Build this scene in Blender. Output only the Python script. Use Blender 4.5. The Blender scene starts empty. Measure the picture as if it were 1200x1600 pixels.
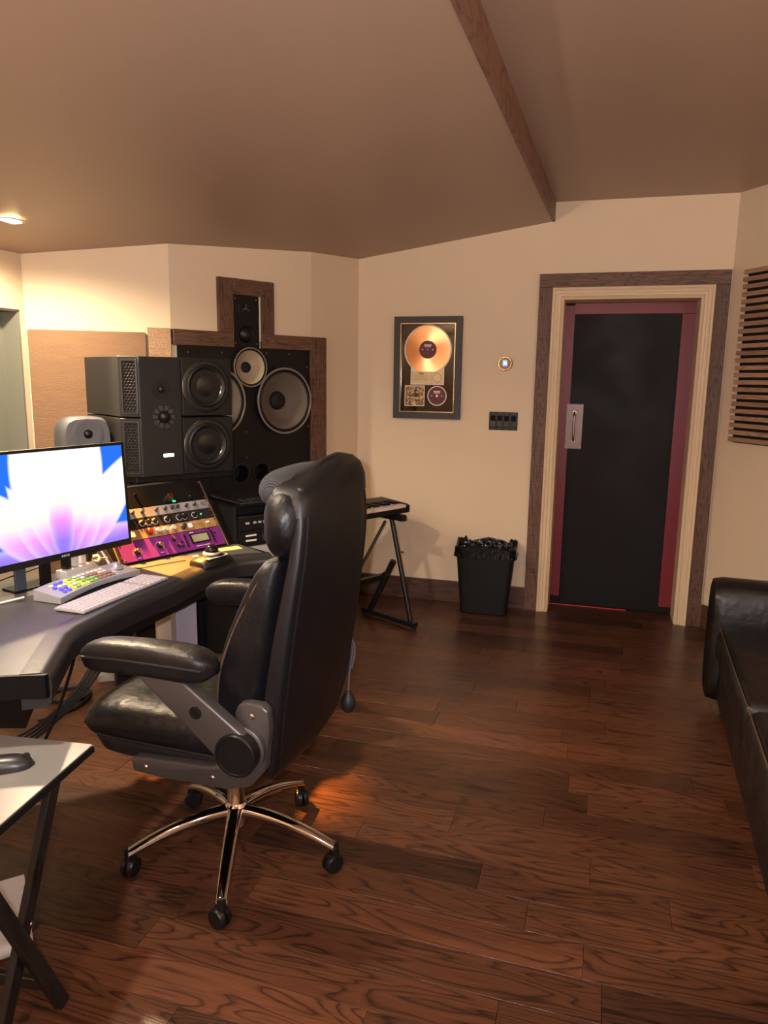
import bpy, bmesh, math, random
from mathutils import Vector, Matrix, Euler
random.seed(7)
scene = bpy.context.scene
col = scene.collection
R = math.radians
PI = math.pi

# ------------------------------------------------------------------ camera, world, lights
cam_d = bpy.data.cameras.new('camera'); cam = bpy.data.objects.new('camera', cam_d); col.objects.link(cam)
cam_d.sensor_fit = 'VERTICAL'; cam_d.sensor_height = 36.0; cam_d.lens = 36.0 * 1150 / 1600
cam_d.clip_start = 0.02
pt, ro = R(10.3), R(0.82)
fw = Vector((0, math.cos(pt), -math.sin(pt))); u0 = Vector((0, math.sin(pt), math.cos(pt))); r0 = Vector((1, 0, 0))
rt = r0 * math.cos(ro) + u0 * math.sin(ro); up = u0 * math.cos(ro) - r0 * math.sin(ro)
cam.matrix_world = Matrix(((rt.x, up.x, -fw.x, 0), (rt.y, up.y, -fw.y, 0), (rt.z, up.z, -fw.z, 1.5), (0, 0, 0, 1)))
scene.camera = cam

world = bpy.data.worlds.new('world'); scene.world = world; world.use_nodes = True
world.node_tree.nodes['Background'].inputs[0].default_value = (0.9, 0.75, 0.62, 1)
world.node_tree.nodes['Background'].inputs[1].default_value = 0.02
scene.view_settings.view_transform = 'Standard'
scene.view_settings.look = 'None'
scene.view_settings.gamma = 1.0
scene.view_settings.use_curve_mapping = False
scene.view_settings.exposure = 0.95

def spot(name, loc, target, watts, color, angle, blend=0.6, radius=0.05):
    d = bpy.data.lights.new(name, 'SPOT'); d.energy = watts; d.color = color
    d.spot_size = R(angle); d.spot_blend = blend; d.shadow_soft_size = radius
    o = bpy.data.objects.new(name, d); col.objects.link(o); o.location = loc
    o.rotation_euler = (Vector(target) - Vector(loc)).to_track_quat('-Z', 'Y').to_euler()
    return o
# the phone's flash, just left of the lens
spot('phone_flash', (-0.05, -0.01, 1.53), (0.25, 3.0, 1.15), 84, (0.94, 0.91, 1.0), 112, 0.9, 0.012)
WARM = (1.0, 0.80, 0.61)
AMBER = (1.0, 0.58, 0.16)

# ------------------------------------------------------------------ materials
def lin(c):
    return tuple(((x / 255) / 12.92 if x / 255 <= 0.04045 else ((x / 255 + 0.055) / 1.055) ** 2.4) for x in c) + (1.0,)
MATS = {}
def mat(name, rgb, rough=0.5, metal=0.0, var=0.0, vscale=8.0, bump=0.0, bscale=60.0, coat=0.0, emit=None, estr=0.0, rough_var=0.0, stretch=None, spec=0.5):
    if name in MATS: return MATS[name]
    m = bpy.data.materials.new(name); m.use_nodes = True; nt = m.node_tree; b = nt.nodes['Principled BSDF']
    b.inputs['Base Color'].default_value = lin(rgb); b.inputs['Roughness'].default_value = rough; b.inputs['Metallic'].default_value = metal
    b.inputs['Coat Weight'].default_value = coat; b.inputs['Specular IOR Level'].default_value = spec
    if emit: b.inputs['Emission Color'].default_value = lin(emit); b.inputs['Emission Strength'].default_value = estr
    if var or bump or rough_var:
        tc = nt.nodes.new('ShaderNodeTexCoord'); mp = nt.nodes.new('ShaderNodeMapping'); nt.links.new(tc.outputs['Object'], mp.inputs[0])
        if stretch: mp.inputs['Scale'].default_value = stretch
    if var or rough_var:
        n = nt.nodes.new('ShaderNodeTexNoise'); n.inputs['Scale'].default_value = vscale; n.inputs['Detail'].default_value = 5
        nt.links.new(mp.outputs[0], n.inputs['Vector'])
        if var:
            h = nt.nodes.new('ShaderNodeMix'); h.data_type = 'RGBA'
            a = lin(rgb); h.inputs[6].default_value = tuple(x * (1 - var) for x in a[:3]) + (1,); h.inputs[7].default_value = tuple(min(1, x * (1 + var)) for x in a[:3]) + (1,)
            nt.links.new(n.outputs['Fac'], h.inputs[0]); nt.links.new(h.outputs[2], b.inputs['Base Color'])
        if rough_var:
            r = nt.nodes.new('ShaderNodeMapRange'); r.inputs[3].default_value = max(0.02, rough - rough_var); r.inputs[4].default_value = min(1, rough + rough_var)
            r.inputs[1].default_value = 0.3; r.inputs[2].default_value = 0.7
            nt.links.new(n.outputs['Fac'], r.inputs[0]); nt.links.new(r.outputs[0], b.inputs['Roughness'])
    if bump:
        n2 = nt.nodes.new('ShaderNodeTexNoise'); n2.inputs['Scale'].default_value = bscale; n2.inputs['Detail'].default_value = 4
        nt.links.new(mp.outputs[0], n2.inputs['Vector'])
        bp = nt.nodes.new('ShaderNodeBump'); bp.inputs['Strength'].default_value = bump; bp.inputs['Distance'].default_value = 0.01
        nt.links.new(n2.outputs['Fac'], bp.inputs['Height']); nt.links.new(bp.outputs[0], b.inputs['Normal'])
    MATS[name] = m
    return m

def wood(name, light, dark, rough=0.35, scale=(1.2, 14, 14), rings=1.0, per_object=True, bump=0.15, tone=0.35, coat=0.0):
    """long grain along X with cathedral figure; each object cuts its own piece of the log"""
    m = bpy.data.materials.new(name); m.use_nodes = True; nt = m.node_tree; b = nt.nodes['Principled BSDF']; L = nt.links.new; N = nt.nodes.new
    tc = N('ShaderNodeTexCoord'); oi = N('ShaderNodeObjectInfo')
    off = N('ShaderNodeVectorMath'); off.operation = 'SCALE'; off.inputs[0].default_value = (37.0, 11.3, 5.7)
    L(oi.outputs['Random'], off.inputs['Scale'])
    add = N('ShaderNodeVectorMath'); add.operation = 'ADD'; L(tc.outputs['Object'], add.inputs[0])
    if per_object: L(off.outputs[0], add.inputs[1])
    mp = N('ShaderNodeMapping'); mp.inputs['Scale'].default_value = scale; L(add.outputs[0], mp.inputs[0])
    n1 = N('ShaderNodeTexNoise'); n1.inputs['Scale'].default_value = 1.0; n1.inputs['Detail'].default_value = 1.5; n1.inputs['Distortion'].default_value = 0.3; L(mp.outputs[0], n1.inputs['Vector'])
    mul = N('ShaderNodeMath'); mul.operation = 'MULTIPLY'; mul.inputs[1].default_value = 16.0 * rings; L(n1.outputs['Fac'], mul.inputs[0])
    fr = N('ShaderNodeMath'); fr.operation = 'FRACT'; L(mul.outputs[0], fr.inputs[0])
    rp = N('ShaderNodeValToRGB'); rp.color_ramp.elements[0].position = 0.0; rp.color_ramp.elements[0].color = (0.5, 0.5, 0.5, 1)
    rp.color_ramp.elements[1].position = 1.0; rp.color_ramp.elements[1].color = (0.0, 0.0, 0.0, 1)
    e = rp.color_ramp.elements.new(0.22); e.color = (1, 1, 1, 1); e = rp.color_ramp.elements.new(0.70); e.color = (0.85, 0.85, 0.85, 1)
    L(fr.outputs[0], rp.inputs[0])
    mp2 = N('ShaderNodeMapping'); mp2.inputs['Scale'].default_value = (6, 220, 220); L(add.outputs[0], mp2.inputs[0])
    n2 = N('ShaderNodeTexNoise'); n2.inputs['Scale'].default_value = 1.0; n2.inputs['Detail'].default_value = 3; L(mp2.outputs[0], n2.inputs['Vector'])
    mx = N('ShaderNodeMath'); mx.operation = 'MULTIPLY_ADD'; mx.inputs[1].default_value = 0.75; L(rp.outputs[0], mx.inputs[0])
    m3 = N('ShaderNodeMath'); m3.operation = 'MULTIPLY_ADD'; m3.inputs[1].default_value = 0.9; m3.inputs[2].default_value = -0.3; L(n2.outputs['Fac'], m3.inputs[0]); L(m3.outputs[0], mx.inputs[2])
    mix = N('ShaderNodeMix'); mix.data_type = 'RGBA'; mix.inputs[6].default_value = lin(dark); mix.inputs[7].default_value = lin(light); L(mx.outputs[0], mix.inputs[0])
    hv = N('ShaderNodeHueSaturation')
    mr = N('ShaderNodeMapRange'); mr.inputs[3].default_value = 1 - tone; mr.inputs[4].default_value = 1 + tone
    sc2 = N('ShaderNodeMath'); sc2.operation = 'MULTIPLY'; sc2.inputs[1].default_value = 7.31; L(oi.outputs['Random'], sc2.inputs[0])
    f2 = N('ShaderNodeMath'); f2.operation = 'FRACT'; L(sc2.outputs[0], f2.inputs[0])
    L(f2.outputs[0], mr.inputs[0])
    if per_object: L(mr.outputs[0], hv.inputs['Value'])
    L(mix.outputs[2], hv.inputs['Color']); L(hv.outputs[0], b.inputs['Base Color'])
    b.inputs['Roughness'].default_value = rough; b.inputs['Coat Weight'].default_value = coat; b.inputs['Coat Roughness'].default_value = 0.2
    bp = N('ShaderNodeBump'); bp.inputs['Strength'].default_value = bump; bp.inputs['Distance'].default_value = 0.004; L(mx.outputs[0], bp.inputs['Height']); L(bp.outputs[0], b.inputs['Normal'])
    MATS[name] = m
    return m

def wave_mat(name, c1, c2, scale, axis='Z', rough=0.8, bump=0.6, detail=0.0, distort=0.0):
    m = bpy.data.materials.new(name); m.use_nodes = True; nt = m.node_tree; b = nt.nodes['Principled BSDF']; L = nt.links.new
    tc = nt.nodes.new('ShaderNodeTexCoord'); w = nt.nodes.new('ShaderNodeTexWave'); w.bands_direction = axis; w.inputs['Scale'].default_value = scale
    w.inputs['Distortion'].default_value = distort; w.inputs['Detail'].default_value = detail
    L(tc.outputs['Object'], w.inputs['Vector'])
    mix = nt.nodes.new('ShaderNodeMix'); mix.data_type = 'RGBA'; mix.inputs[6].default_value = lin(c1); mix.inputs[7].default_value = lin(c2)
    L(w.outputs['Fac'], mix.inputs[0]); L(mix.outputs[2], b.inputs['Base Color']); b.inputs['Roughness'].default_value = rough
    bp = nt.nodes.new('ShaderNodeBump'); bp.inputs['Strength'].default_value = bump; bp.inputs['Distance'].default_value = 0.003
    L(w.outputs['Fac'], bp.inputs['Height']); L(bp.outputs[0], b.inputs['Normal'])
    MATS[name] = m
    return m

WALL = mat('cream_wall_paint', (222, 201, 172), 0.6, var=0.04, vscale=3, bump=0.04, bscale=90)
CEIL = mat('taupe_ceiling_paint', (164, 138, 118), 0.42, var=0.05, vscale=1.2, bump=0.03, bscale=40)
FABRIC = mat('brown_burlap', (140, 108, 82), 0.95, var=0.12, vscale=30, bump=0.5, bscale=260, stretch=(0.25, 1, 1))
FLOORW = wood('stained_oak', (86, 52, 34), (24, 13, 10), rough=0.33, scale=(1.5, 12, 12), rings=1.0, tone=0.46, coat=0.05)
TRIMW = wood('dark_stained_board', (112, 80, 60), (30, 18, 14), rough=0.55, scale=(3, 30, 30), rings=0.6, tone=0.12, bump=0.3)
TRIMV = wood('dark_stained_upright', (108, 76, 58), (30, 18, 14), rough=0.55, scale=(30, 30, 3), rings=0.6, tone=0.12, bump=0.3)
BASEW = wood('dark_baseboard', (84, 58, 45), (46, 28, 22), rough=0.5, scale=(2, 20, 20), rings=0.4, tone=0.08)
SLATW = wood('walnut_slat', (178, 140, 112), (128, 96, 74), rough=0.6, scale=(3, 30, 30), rings=0.4, tone=0.18, bump=0.1)
BLACKP = mat('black_paint', (24, 22, 23), 0.45, var=0.25, vscale=4, rough_var=0.12)
DOORB = mat('black_door_paint', (22, 20, 21), 0.6, var=0.45, vscale=3.0, rough_var=0.1, spec=0.22)
REDP = mat('oxblood_paint', (118, 24, 32), 0.45, var=0.06, vscale=6)
CASE = mat('old_cream_gloss', (220, 198, 166), 0.4, var=0.06, vscale=12)
BLACKPL = mat('black_plastic', (15, 15, 16), 0.4, spec=0.35)
SATIN = mat('satin_black', (15, 15, 16), 0.5, spec=0.35, bump=0.03, bscale=300)
BLACKM = mat('matte_black', (13, 13, 14), 0.75)
VOID = mat('hollow_black', (4, 4, 4), 0.9)
LEATHER = mat('black_leather', (16, 15, 17), 0.42, var=0.2, vscale=12, bump=0.5, bscale=22, rough_var=0.08, stretch=(1, 1, 0.5), spec=0.3)
LEATHERS = mat('smooth_black_leather', (16, 15, 18), 0.45, bump=0.15, bscale=10, spec=0.4)
SOFAL = mat('brown_black_leather', (15, 10, 10), 0.42, var=0.35, vscale=9, bump=0.3, bscale=22, rough_var=0.12)
SEAM = mat('worn_brown_seam', (78, 56, 44), 0.8, var=0.35, vscale=60)
CHROME = mat('chrome', (205, 198, 192), 0.07, 1.0)
STEEL = mat('brushed_steel', (158, 140, 132), 0.38, 1.0, var=0.1, vscale=30)
SILVER = mat('silver_plastic', (178, 178, 182), 0.35, 0.3)
GREYM = mat('bronze_grey_metal', (84, 80, 79), 0.4, 0.6)
WHITEP = mat('white_plastic', (226, 224, 222), 0.4)
KNIT = wave_mat('charcoal_knit', (30, 31, 34), (66, 67, 72), 60, 'Y', 0.9, 0.8)
print('materials', len(MATS))

# ------------------------------------------------------------------ mesh helpers
class MB:
    def __init__(self): self.bm = bmesh.new()
    def _add(self, tmp, M=None):
        if M is not None: bmesh.ops.transform(tmp, matrix=M, verts=tmp.verts)
        me = bpy.data.meshes.new('tmp'); tmp.to_mesh(me); tmp.free(); self.bm.from_mesh(me); bpy.data.meshes.remove(me)
        return self
    def box(self, c, s, bev=0.0, seg=2, rot=None):
        t = bmesh.new(); bmesh.ops.create_cube(t, size=1.0)
        bmesh.ops.scale(t, vec=Vector(s), verts=t.verts)
        if bev: bmesh.ops.bevel(t, geom=t.edges[:] , offset=bev, segments=seg, profile=0.5, affect='EDGES')
        M = Matrix.Translation(Vector(c))
        if rot is not None: M = M @ (rot.to_matrix().to_4x4() if isinstance(rot, Euler) else rot.to_4x4())
        return self._add(t, M)
    def box2(self, a, b, bev=0.0, seg=2):
        a, b = Vector(a), Vector(b)
        return self.box((a + b) / 2, tuple(abs(x) for x in (b - a)), bev, seg)
    def prism(self, poly, h0, h1, axis='Z', bev=0.0, seg=2, M=None):
        t = bmesh.new()
        def P(p, h):
            return {'Z': (p[0], p[1], h), 'Y': (p[0], h, p[1]), 'X': (h, p[0], p[1])}[axis]
        a = [t.verts.new(P(p, h0)) for p in poly]; b = [t.verts.new(P(p, h1)) for p in poly]
        n = len(poly); t.faces.new(a); t.faces.new(b[::-1])
        for i in range(n): t.faces.new((a[i], b[i], b[(i + 1) % n], a[(i + 1) % n]))
        bmesh.ops.recalc_face_normals(t, faces=t.faces)
        if bev: bmesh.ops.bevel(t, geom=t.edges[:], offset=bev, segments=seg, profile=0.5, affect='EDGES')
        return self._add(t, M)
    def cyl(self, p0, p1, r0, r1=None, seg=20, cap=True):
        r1 = r0 if r1 is None else r1; p0, p1 = Vector(p0), Vector(p1); d = p1 - p0
        t = bmesh.new(); bmesh.ops.create_cone(t, cap_ends=cap, segments=seg, radius1=r0, radius2=r1, depth=d.length)
        return self._add(t, Matrix.Translation((p0 + p1) / 2) @ d.to_track_quat('Z', 'Y').to_matrix().to_4x4())
    def lathe(self, prof, c=(0, 0, 0), axis=(0, -1, 0), seg=36, M=None):
        """prof: (radius, height along axis)"""
        t = bmesh.new(); rings = []
        for r, h in prof:
            if r < 1e-5: rings.append([t.verts.new((0, 0, h))])
            else: rings.append([t.verts.new((r * math.cos(2 * PI * k / seg), r * math.sin(2 * PI * k / seg), h)) for k in range(seg)])
        for A, B in zip(rings, rings[1:]):
            for k in range(seg):
                k2 = (k + 1) % seg
                if len(A) == 1 and len(B) == 1: continue
                if len(A) == 1: t.faces.new((A[0], B[k2], B[k]))
                elif len(B) == 1: t.faces.new((A[k], A[k2], B[0]))
                else: t.faces.new((A[k], A[k2], B[k2], B[k]))
        bmesh.ops.recalc_face_normals(t, faces=t.faces)
        Q = Vector(axis).to_track_quat('Z', 'Y').to_matrix().to_4x4()
        return self._add(t, Matrix.Translation(Vector(c)) @ Q if M is None else M)
    def tube(self, pts, r, seg=8, closed=False, radii=None, sub=0):
        pts = [Vector(p) for p in pts]
        if sub: pts = smooth_path(pts, sub)
        t = bmesh.new(); rings = []; n = len(pts); prev = None
        for i, p in enumerate(pts):
            d = (pts[min(i + 1, n - 1)] - pts[max(i - 1, 0)]).normalized()
            if prev is None: a = d.orthogonal().normalized()
            else: a = (prev - d * prev.dot(d)).normalized()
            prev = a; b = d.cross(a)
            rr = r if radii is None else radii[min(len(radii) - 1, int(i * len(radii) / n))]
            rings.append([t.verts.new(p + (a * math.cos(2 * PI * k / seg) + b * math.sin(2 * PI * k / seg)) * rr) for k in range(seg)])
        for A, B in zip(rings, rings[1:]):
            for k in range(seg): t.faces.new((A[k], A[(k + 1) % seg], B[(k + 1) % seg], B[k]))
        t.faces.new(rings[0]); t.faces.new(rings[-1][::-1]); bmesh.ops.recalc_face_normals(t, faces=t.faces)
        return self._add(t)
    def loft(self, rings, cap=True):
        t = bmesh.new(); V = [[t.verts.new(p) for p in r] for r in rings]; n = len(V[0])
        for A, B in zip(V, V[1:]):
            for k in range(n): t.faces.new((A[k], A[(k + 1) % n], B[(k + 1) % n], B[k]))
        if cap: t.faces.new(V[0]); t.faces.new(V[-1][::-1])
        bmesh.ops.recalc_face_normals(t, faces=t.faces)
        return self._add(t)
    def ball(self, c, s, seg=20):
        t = bmesh.new(); bmesh.ops.create_uvsphere(t, u_segments=seg, v_segments=seg // 2 + 2, radius=1.0)
        return self._add(t, Matrix.Translation(Vector(c)) @ Matrix.Diagonal((s[0], s[1], s[2], 1)))
    def build(self, name, m, parent=None, smooth=True, ang=35):
        me = bpy.data.meshes.new(name); self.bm.to_mesh(me); self.bm.free()
        if smooth:
            for p in me.polygons: p.use_smooth = True
            try: me.set_sharp_from_angle(angle=R(ang))
            except Exception: pass
        me.materials.append(m)
        o = bpy.data.objects.new(name, me); col.objects.link(o)
        if parent is not None: o.parent = parent
        return o

def smooth_path(pts, sub):
    out = []; n = len(pts)
    for i in range(n - 1):
        p0, p1, p2, p3 = pts[max(i - 1, 0)], pts[i], pts[i + 1], pts[min(i + 2, n - 1)]
        for k in range(sub):
            t = k / sub
            out.append(0.5 * ((2 * p1) + (p2 - p0) * t + (2 * p0 - 5 * p1 + 4 * p2 - p3) * t * t + (3 * p1 - p0 - 3 * p2 + p3) * t ** 3))
    out.append(pts[-1]); return out

def tag(o, label=None, cat=None, group=None, kind=None):
    if label: o['label'] = label
    if cat: o['category'] = cat
    if group: o['group'] = group
    if kind: o['kind'] = kind
    return o
def thing(name, label, cat, loc=(0, 0, 0), az=0.0, group=None):
    o = bpy.data.objects.new(name, None); o.empty_display_size = 0.1; col.objects.link(o)
    o.location = loc; o.rotation_euler = (0, 0, R(az)); tag(o, label, cat, group); return o
def part(name, m, parent, fn, smooth=True, ang=35, label=None):
    b = MB(); fn(b); o = b.build(name, m, parent, smooth, ang)
    if label: o['label'] = label
    return o
def share(o, name, parent, loc, rot=None):
    c = bpy.data.objects.new(name, o.data); col.objects.link(c); c.parent = parent; c.location = loc
    if rot: c.rotation_euler = rot
    return c
def struct(name, m, fn, parent=None, smooth=False, loc=None, az=None):
    b = MB(); fn(b); o = b.build(name, m, parent, smooth)
    if parent is None: o['kind'] = 'structure'
    if loc: o.location = loc
    if az is not None: o.rotation_euler = (0, 0, R(az))
    return o

# ------------------------------------------------------------------ the room
E_ = Vector((1.987, 4.414)); K_ = Vector((-0.188, 5.052)); A_ = Vector((-0.463, 4.657)); B_ = Vector((-1.146, 4.016)); C_ = Vector((-1.829, 3.833))
G_ = C_ + 5.0 * Vector((-0.302, -0.953)); H_ = E_ + 6.6 * Vector((0.309, -0.951))
POLY = [E_, K_, A_, B_, C_, G_, H_]
CEN = Vector((0.2, 2.0))
def azim(a, b): return math.degrees(math.atan2((b - a).y, (b - a).x))
UPZ = 2.559
def lowz(x, y): return 2.448 + 0.141 * (x - 1.010) - 0.040 * (y - 4.754)
T = 0.12
def wall(name, a, b, top=2.75, m=WALL, holes=None, lo=-0.02):
    """a->b left to right as seen from inside; local X along, -Y into the room, wall body at y 0..T"""
    az = azim(a, b); ln = (b - a).length
    def f(mb):
        if not holes:
            mb.box2((-0.0, 0, lo), (ln, T, top)); return
        s0, s1, z0, z1 = holes
        mb.box2((0, 0, lo), (s0, T, top)); mb.box2((s0, 0, z1), (s1, T, top))
        if z0 > 0: mb.box2((s0, 0, lo), (s1, T, z0))
        if s1 < ln - 1e-3: mb.box2((s1, 0, lo), (ln, T, top))
    return struct(name, m, f, loc=(a.x, a.y, 0), az=az)

DS0, DS1, DZ1 = 1.331, 2.109, 1.988          # door opening along wall K->E
w_back = wall('wall_back', K_, E_, holes=(DS0 - 0.012, DS1 + 0.012, 0, DZ1 + 0.012))
w_corner = wall('wall_corner', A_, K_)
w_soffit = wall('wall_soffit', B_, A_)
w_front = wall('wall_front', C_, B_)
fl = (C_ - G_).length
w_window = wall('wall_left', G_, C_, holes=(fl - 2.2, fl - 0.035, 0.72, 1.812))
w_right = wall('wall_right', E_, H_)
w_rear = wall('wall_rear', H_, G_)

# floor: substrate with single oak planks on it
PA = R(-16.4); pd = Vector((math.cos(PA), math.sin(PA))); pn = Vector((-pd.y, pd.x))
poly2 = [(p.dot(pd), p.dot(pn)) for p in POLY]
FLOORBASE = mat('subfloor_brown', (26, 15, 10), 0.8)
def floor_fn(mb):
    mb.prism([(p.x, p.y) for p in POLY], -0.06, -0.012)
floor = struct('floor', FLOORBASE, floor_fn)
def span(y0, y1):
    """interval of the room polygon usable by a strip between y0 and y1"""
    lo, hi = 1e9, -1e9
    for y in (y0, (y0 + y1) / 2, y1):
        xs = []
        for i in range(len(poly2)):
            (xa, ya), (xb, yb) = poly2[i], poly2[(i + 1) % len(poly2)]
            if (ya - y) * (yb - y) < 0: xs.append(xa + (xb - xa) * (y - ya) / (yb - ya))
        if len(xs) < 2: continue
        lo = min(lo, min(xs)); hi = max(hi, max(xs))
    return (lo, hi) if hi - lo > 0.05 else None
PW = 0.126
def plank_mesh(mb, x0, y0, x1, y1, g=0.0006, c=0.0003):
    t = bmesh.new()
    lo = [t.verts.new(p) for p in ((x0 + g, y0 + g, -0.012), (x1 - g, y0 + g, -0.012), (x1 - g, y1 - g, -0.012), (x0 + g, y1 - g, -0.012))]
    md = [t.verts.new(p) for p in ((x0 + g, y0 + g, -c), (x1 - g, y0 + g, -c), (x1 - g, y1 - g, -c), (x0 + g, y1 - g, -c))]
    hi = [t.verts.new(p) for p in ((x0 + g + c, y0 + g + c, 0), (x1 - g - c, y0 + g + c, 0), (x1 - g - c, y1 - g - c, 0), (x0 + g + c, y1 - g - c, 0))]
    for a, b in ((lo, md), (md, hi)):
        for k in range(4): t.faces.new((a[k], a[(k + 1) % 4], b[(k + 1) % 4], b[k]))
    t.faces.new(hi); t.faces.new(lo[::-1])
    mb._add(t)
plank_cache = {}
fixed = {1: -0.12, 2: -0.275, 3: 0.05, 4: -0.41, 5: -0.11, 0: 0.04}
rest = MB(); n_planks = 0
rnd = random.Random(21)
for k in range(-30, 34):
    y0 = 1.715 + PW * k; y1 = y0 + PW
    sp = span(y0 + 0.001, y1 - 0.001)
    if not sp: continue
    lo, hi = sp
    cuts = [fixed.get(k, rnd.uniform(-0.9, 0.3))]
    while cuts[-1] < hi: cuts.append(round(cuts[-1] + rnd.choice((0.55, 0.75, 0.95, 1.15)), 3))
    while cuts[0] > lo: cuts.insert(0, round(cuts[0] - rnd.choice((0.55, 0.75, 0.95, 1.15)), 3))
    for a, b in zip(cuts, cuts[1:]):
        a2, b2 = max(a, lo), min(b, hi)
        if b2 - a2 < 0.03: continue
        mid = (a2 + b2) / 2
        # planks in view lie in front of the lens, inside its wedge
        wx = pd.x * mid + pn.x * (y0 + PW / 2); wy = pd.y * mid + pn.y * (y0 + PW / 2)
        if wy > 0.9 and abs(wx) < 0.62 * wy + 0.75:
            full = abs((b2 - a2) - (b - a)) < 1e-4
            key = round(b2 - a2, 3) if full else None
            if key and key in plank_cache: me = plank_cache[key]
            else:
                mb = MB(); plank_mesh(mb, -(b2 - a2) / 2, -PW / 2, (b2 - a2) / 2, PW / 2)
                me = bpy.data.meshes.new('plank'); mb.bm.to_mesh(me); mb.bm.free(); me.materials.append(FLOORW)
                if key: plank_cache[key] = me
            o = bpy.data.objects.new('plank', me); col.objects.link(o); o.parent = floor
            o.location = (wx, wy, rnd.uniform(-0.0004, 0.0004)); o.rotation_euler = (0, 0, PA + (PI if rnd.random() < 0.5 else 0))
            n_planks += 1
        else:
            plank_mesh(rest, a2, y0, b2, y1)
ro_ = rest.build('plank_field', FLOORW, floor, False); ro_.rotation_euler = (0, 0, PA); ro_['kind'] = 'stuff'
print('planks', n_planks)

part('threshold', FLOORW, floor, lambda mb: mb.box2((1.32, 0.0, -0.012), (2.12, 0.26, 0.0)), False)
floor.children[-1].location = (K_.x, K_.y, 0); floor.children[-1].rotation_euler = (0, 0, R(azim(K_, E_)))
# ceilings: a low sloping one towards the front of the room, a flat higher one behind the fascia board
fdir = Vector((-0.303, -0.953)).normalized(); F0 = Vector((1.002, 4.7315))
F1 = F0 + fdir * 6.9
def ext(p, q, t): return p + (q - p) * t
def low_ceiling(mb):
    pts = [F0 - fdir * 0.4, K_ + Vector((0.1, 0.25)), A_ + Vector((-0.2, 0.2)), B_ + Vector((-0.1, 0.2)), C_ + Vector((-0.2, 0.2)), G_ + Vector((-0.3, -0.2)), F1]
    t = bmesh.new(); a = [t.verts.new((p.x, p.y, lowz(p.x, p.y))) for p in pts]; b = [t.verts.new((p.x, p.y, lowz(p.x, p.y) + 0.08)) for p in pts]
    t.faces.new(a); t.faces.new(b[::-1])
    for i in range(len(pts)): t.faces.new((a[i], b[i], b[(i + 1) % len(pts)], a[(i + 1) % len(pts)]))
    bmesh.ops.recalc_face_normals(t, faces=t.faces); mb._add(t)
ceil_low = struct('ceiling', CEIL, low_ceiling)
def high_ceiling(mb):
    pts = [F0 - fdir * 0.4, F1, H_ + Vector((0.3, -0.4)), E_ + Vector((0.3, 0.3))]
    mb.prism([(p.x, p.y) for p in pts], UPZ, UPZ + 0.08)
ceil_high = struct('ceiling.001', CEIL, high_ceiling)
def fascia_fn(mb):
    ln = 6.9
    t = bmesh.new(); pts = []
    for s in (0.0, ln):
        p = F0 + fdir * s; nrm = Vector((-fdir.y, fdir.x)) * -1
        for off in (0.0, 0.018):
            q = p + Vector((0.953, -0.303)) * off
            for z in (lowz(p.x, p.y) - 0.002, UPZ): pts.append(t.verts.new((q.x, q.y, z)))
    a = pts
    for f in ((0, 1, 3, 2), (4, 6, 7, 5), (0, 4, 5, 1), (2, 3, 7, 6), (0, 2, 6, 4), (1, 5, 7, 3)): t.faces.new([a[i] for i in f])
    bmesh.ops.recalc_face_normals(t, faces=t.faces); mb._add(t)
FASC = wood('stained_fascia', (128, 92, 74), (86, 58, 46), rough=0.5, scale=(6, 1.2, 8), rings=0.5, per_object=False, bump=0.1)
struct('trim_1', FASC, fascia_fn)

# baseboards
def baseboard(name, a, b, s0, s1):
    struct(name, BASEW, lambda mb: mb.box2((s0, -0.018, 0), (s1, 0, 0.148), 0.003), loc=(a.x, a.y, 0), az=azim(a, b))
baseboard('baseboard_back', K_, E_, 0.02, 1.178)
baseboard('baseboard_corner', A_, K_, 0, (K_ - A_).length - 0.02)
baseboard('baseboard_right', E_, H_, 0.015, 6.5)

# ------------------------------------------------------------------ door wall
WAZ = azim(K_, E_); wd = (E_ - K_).normalized()
def on_back(s, z, off=0.0):
    n = Vector((wd.y, -wd.x)); p = K_ + wd * s + n * off
    return (p.x, p.y, z)
door = bpy.data.objects.new('door_1', None); col.objects.link(door); door['kind'] = 'structure'
door['label'] = 'black painted door with oxblood red border and steel pull plate'
door.location = on_back(0, 0); door.rotation_euler = (0, 0, R(WAZ))
DY = 0.20
part('door_slab', DOORB, door, lambda mb: mb.box2((DS0 - 0.01, DY, 0.006), (DS1 + 0.01, DY + 0.04, DZ1 + 0.01)), False)
part('border_strip', REDP, door, lambda mb: mb.box2((DS0 - 0.005, DY - 0.006, 0.055), (DS0 + 0.06, DY, DZ1 - 0.015), 0.0015), False)
part('border_strip', REDP, door, lambda mb: mb.box2((DS1 - 0.078, DY - 0.006, 0.045), (DS1 + 0.004, DY, DZ1 - 0.072), 0.0015), False)
part('border_strip', REDP, door, lambda mb: mb.box2((DS0 + 0.058, DY - 0.006, DZ1 - 0.07), (DS1 + 0.004, DY, DZ1 - 0.002), 0.0015), False)
part('sill_strip', mat('red_sill', (170, 24, 34), 0.4), door, lambda mb: mb.box2((DS0, DY - 0.03, 0.0), (DS0 + 0.5, DY - 0.018, 0.007), 0.002), False)
plate = part('pull_plate', mat('worn_pull_plate', (112, 98, 92), 0.45, 1.0, var=0.15, vscale=20), door, lambda mb: mb.box2((1.372, DY - 0.010, 1.062), (1.478, DY - 0.006, 1.352), 0.001), False, label='worn steel pull plate')
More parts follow.
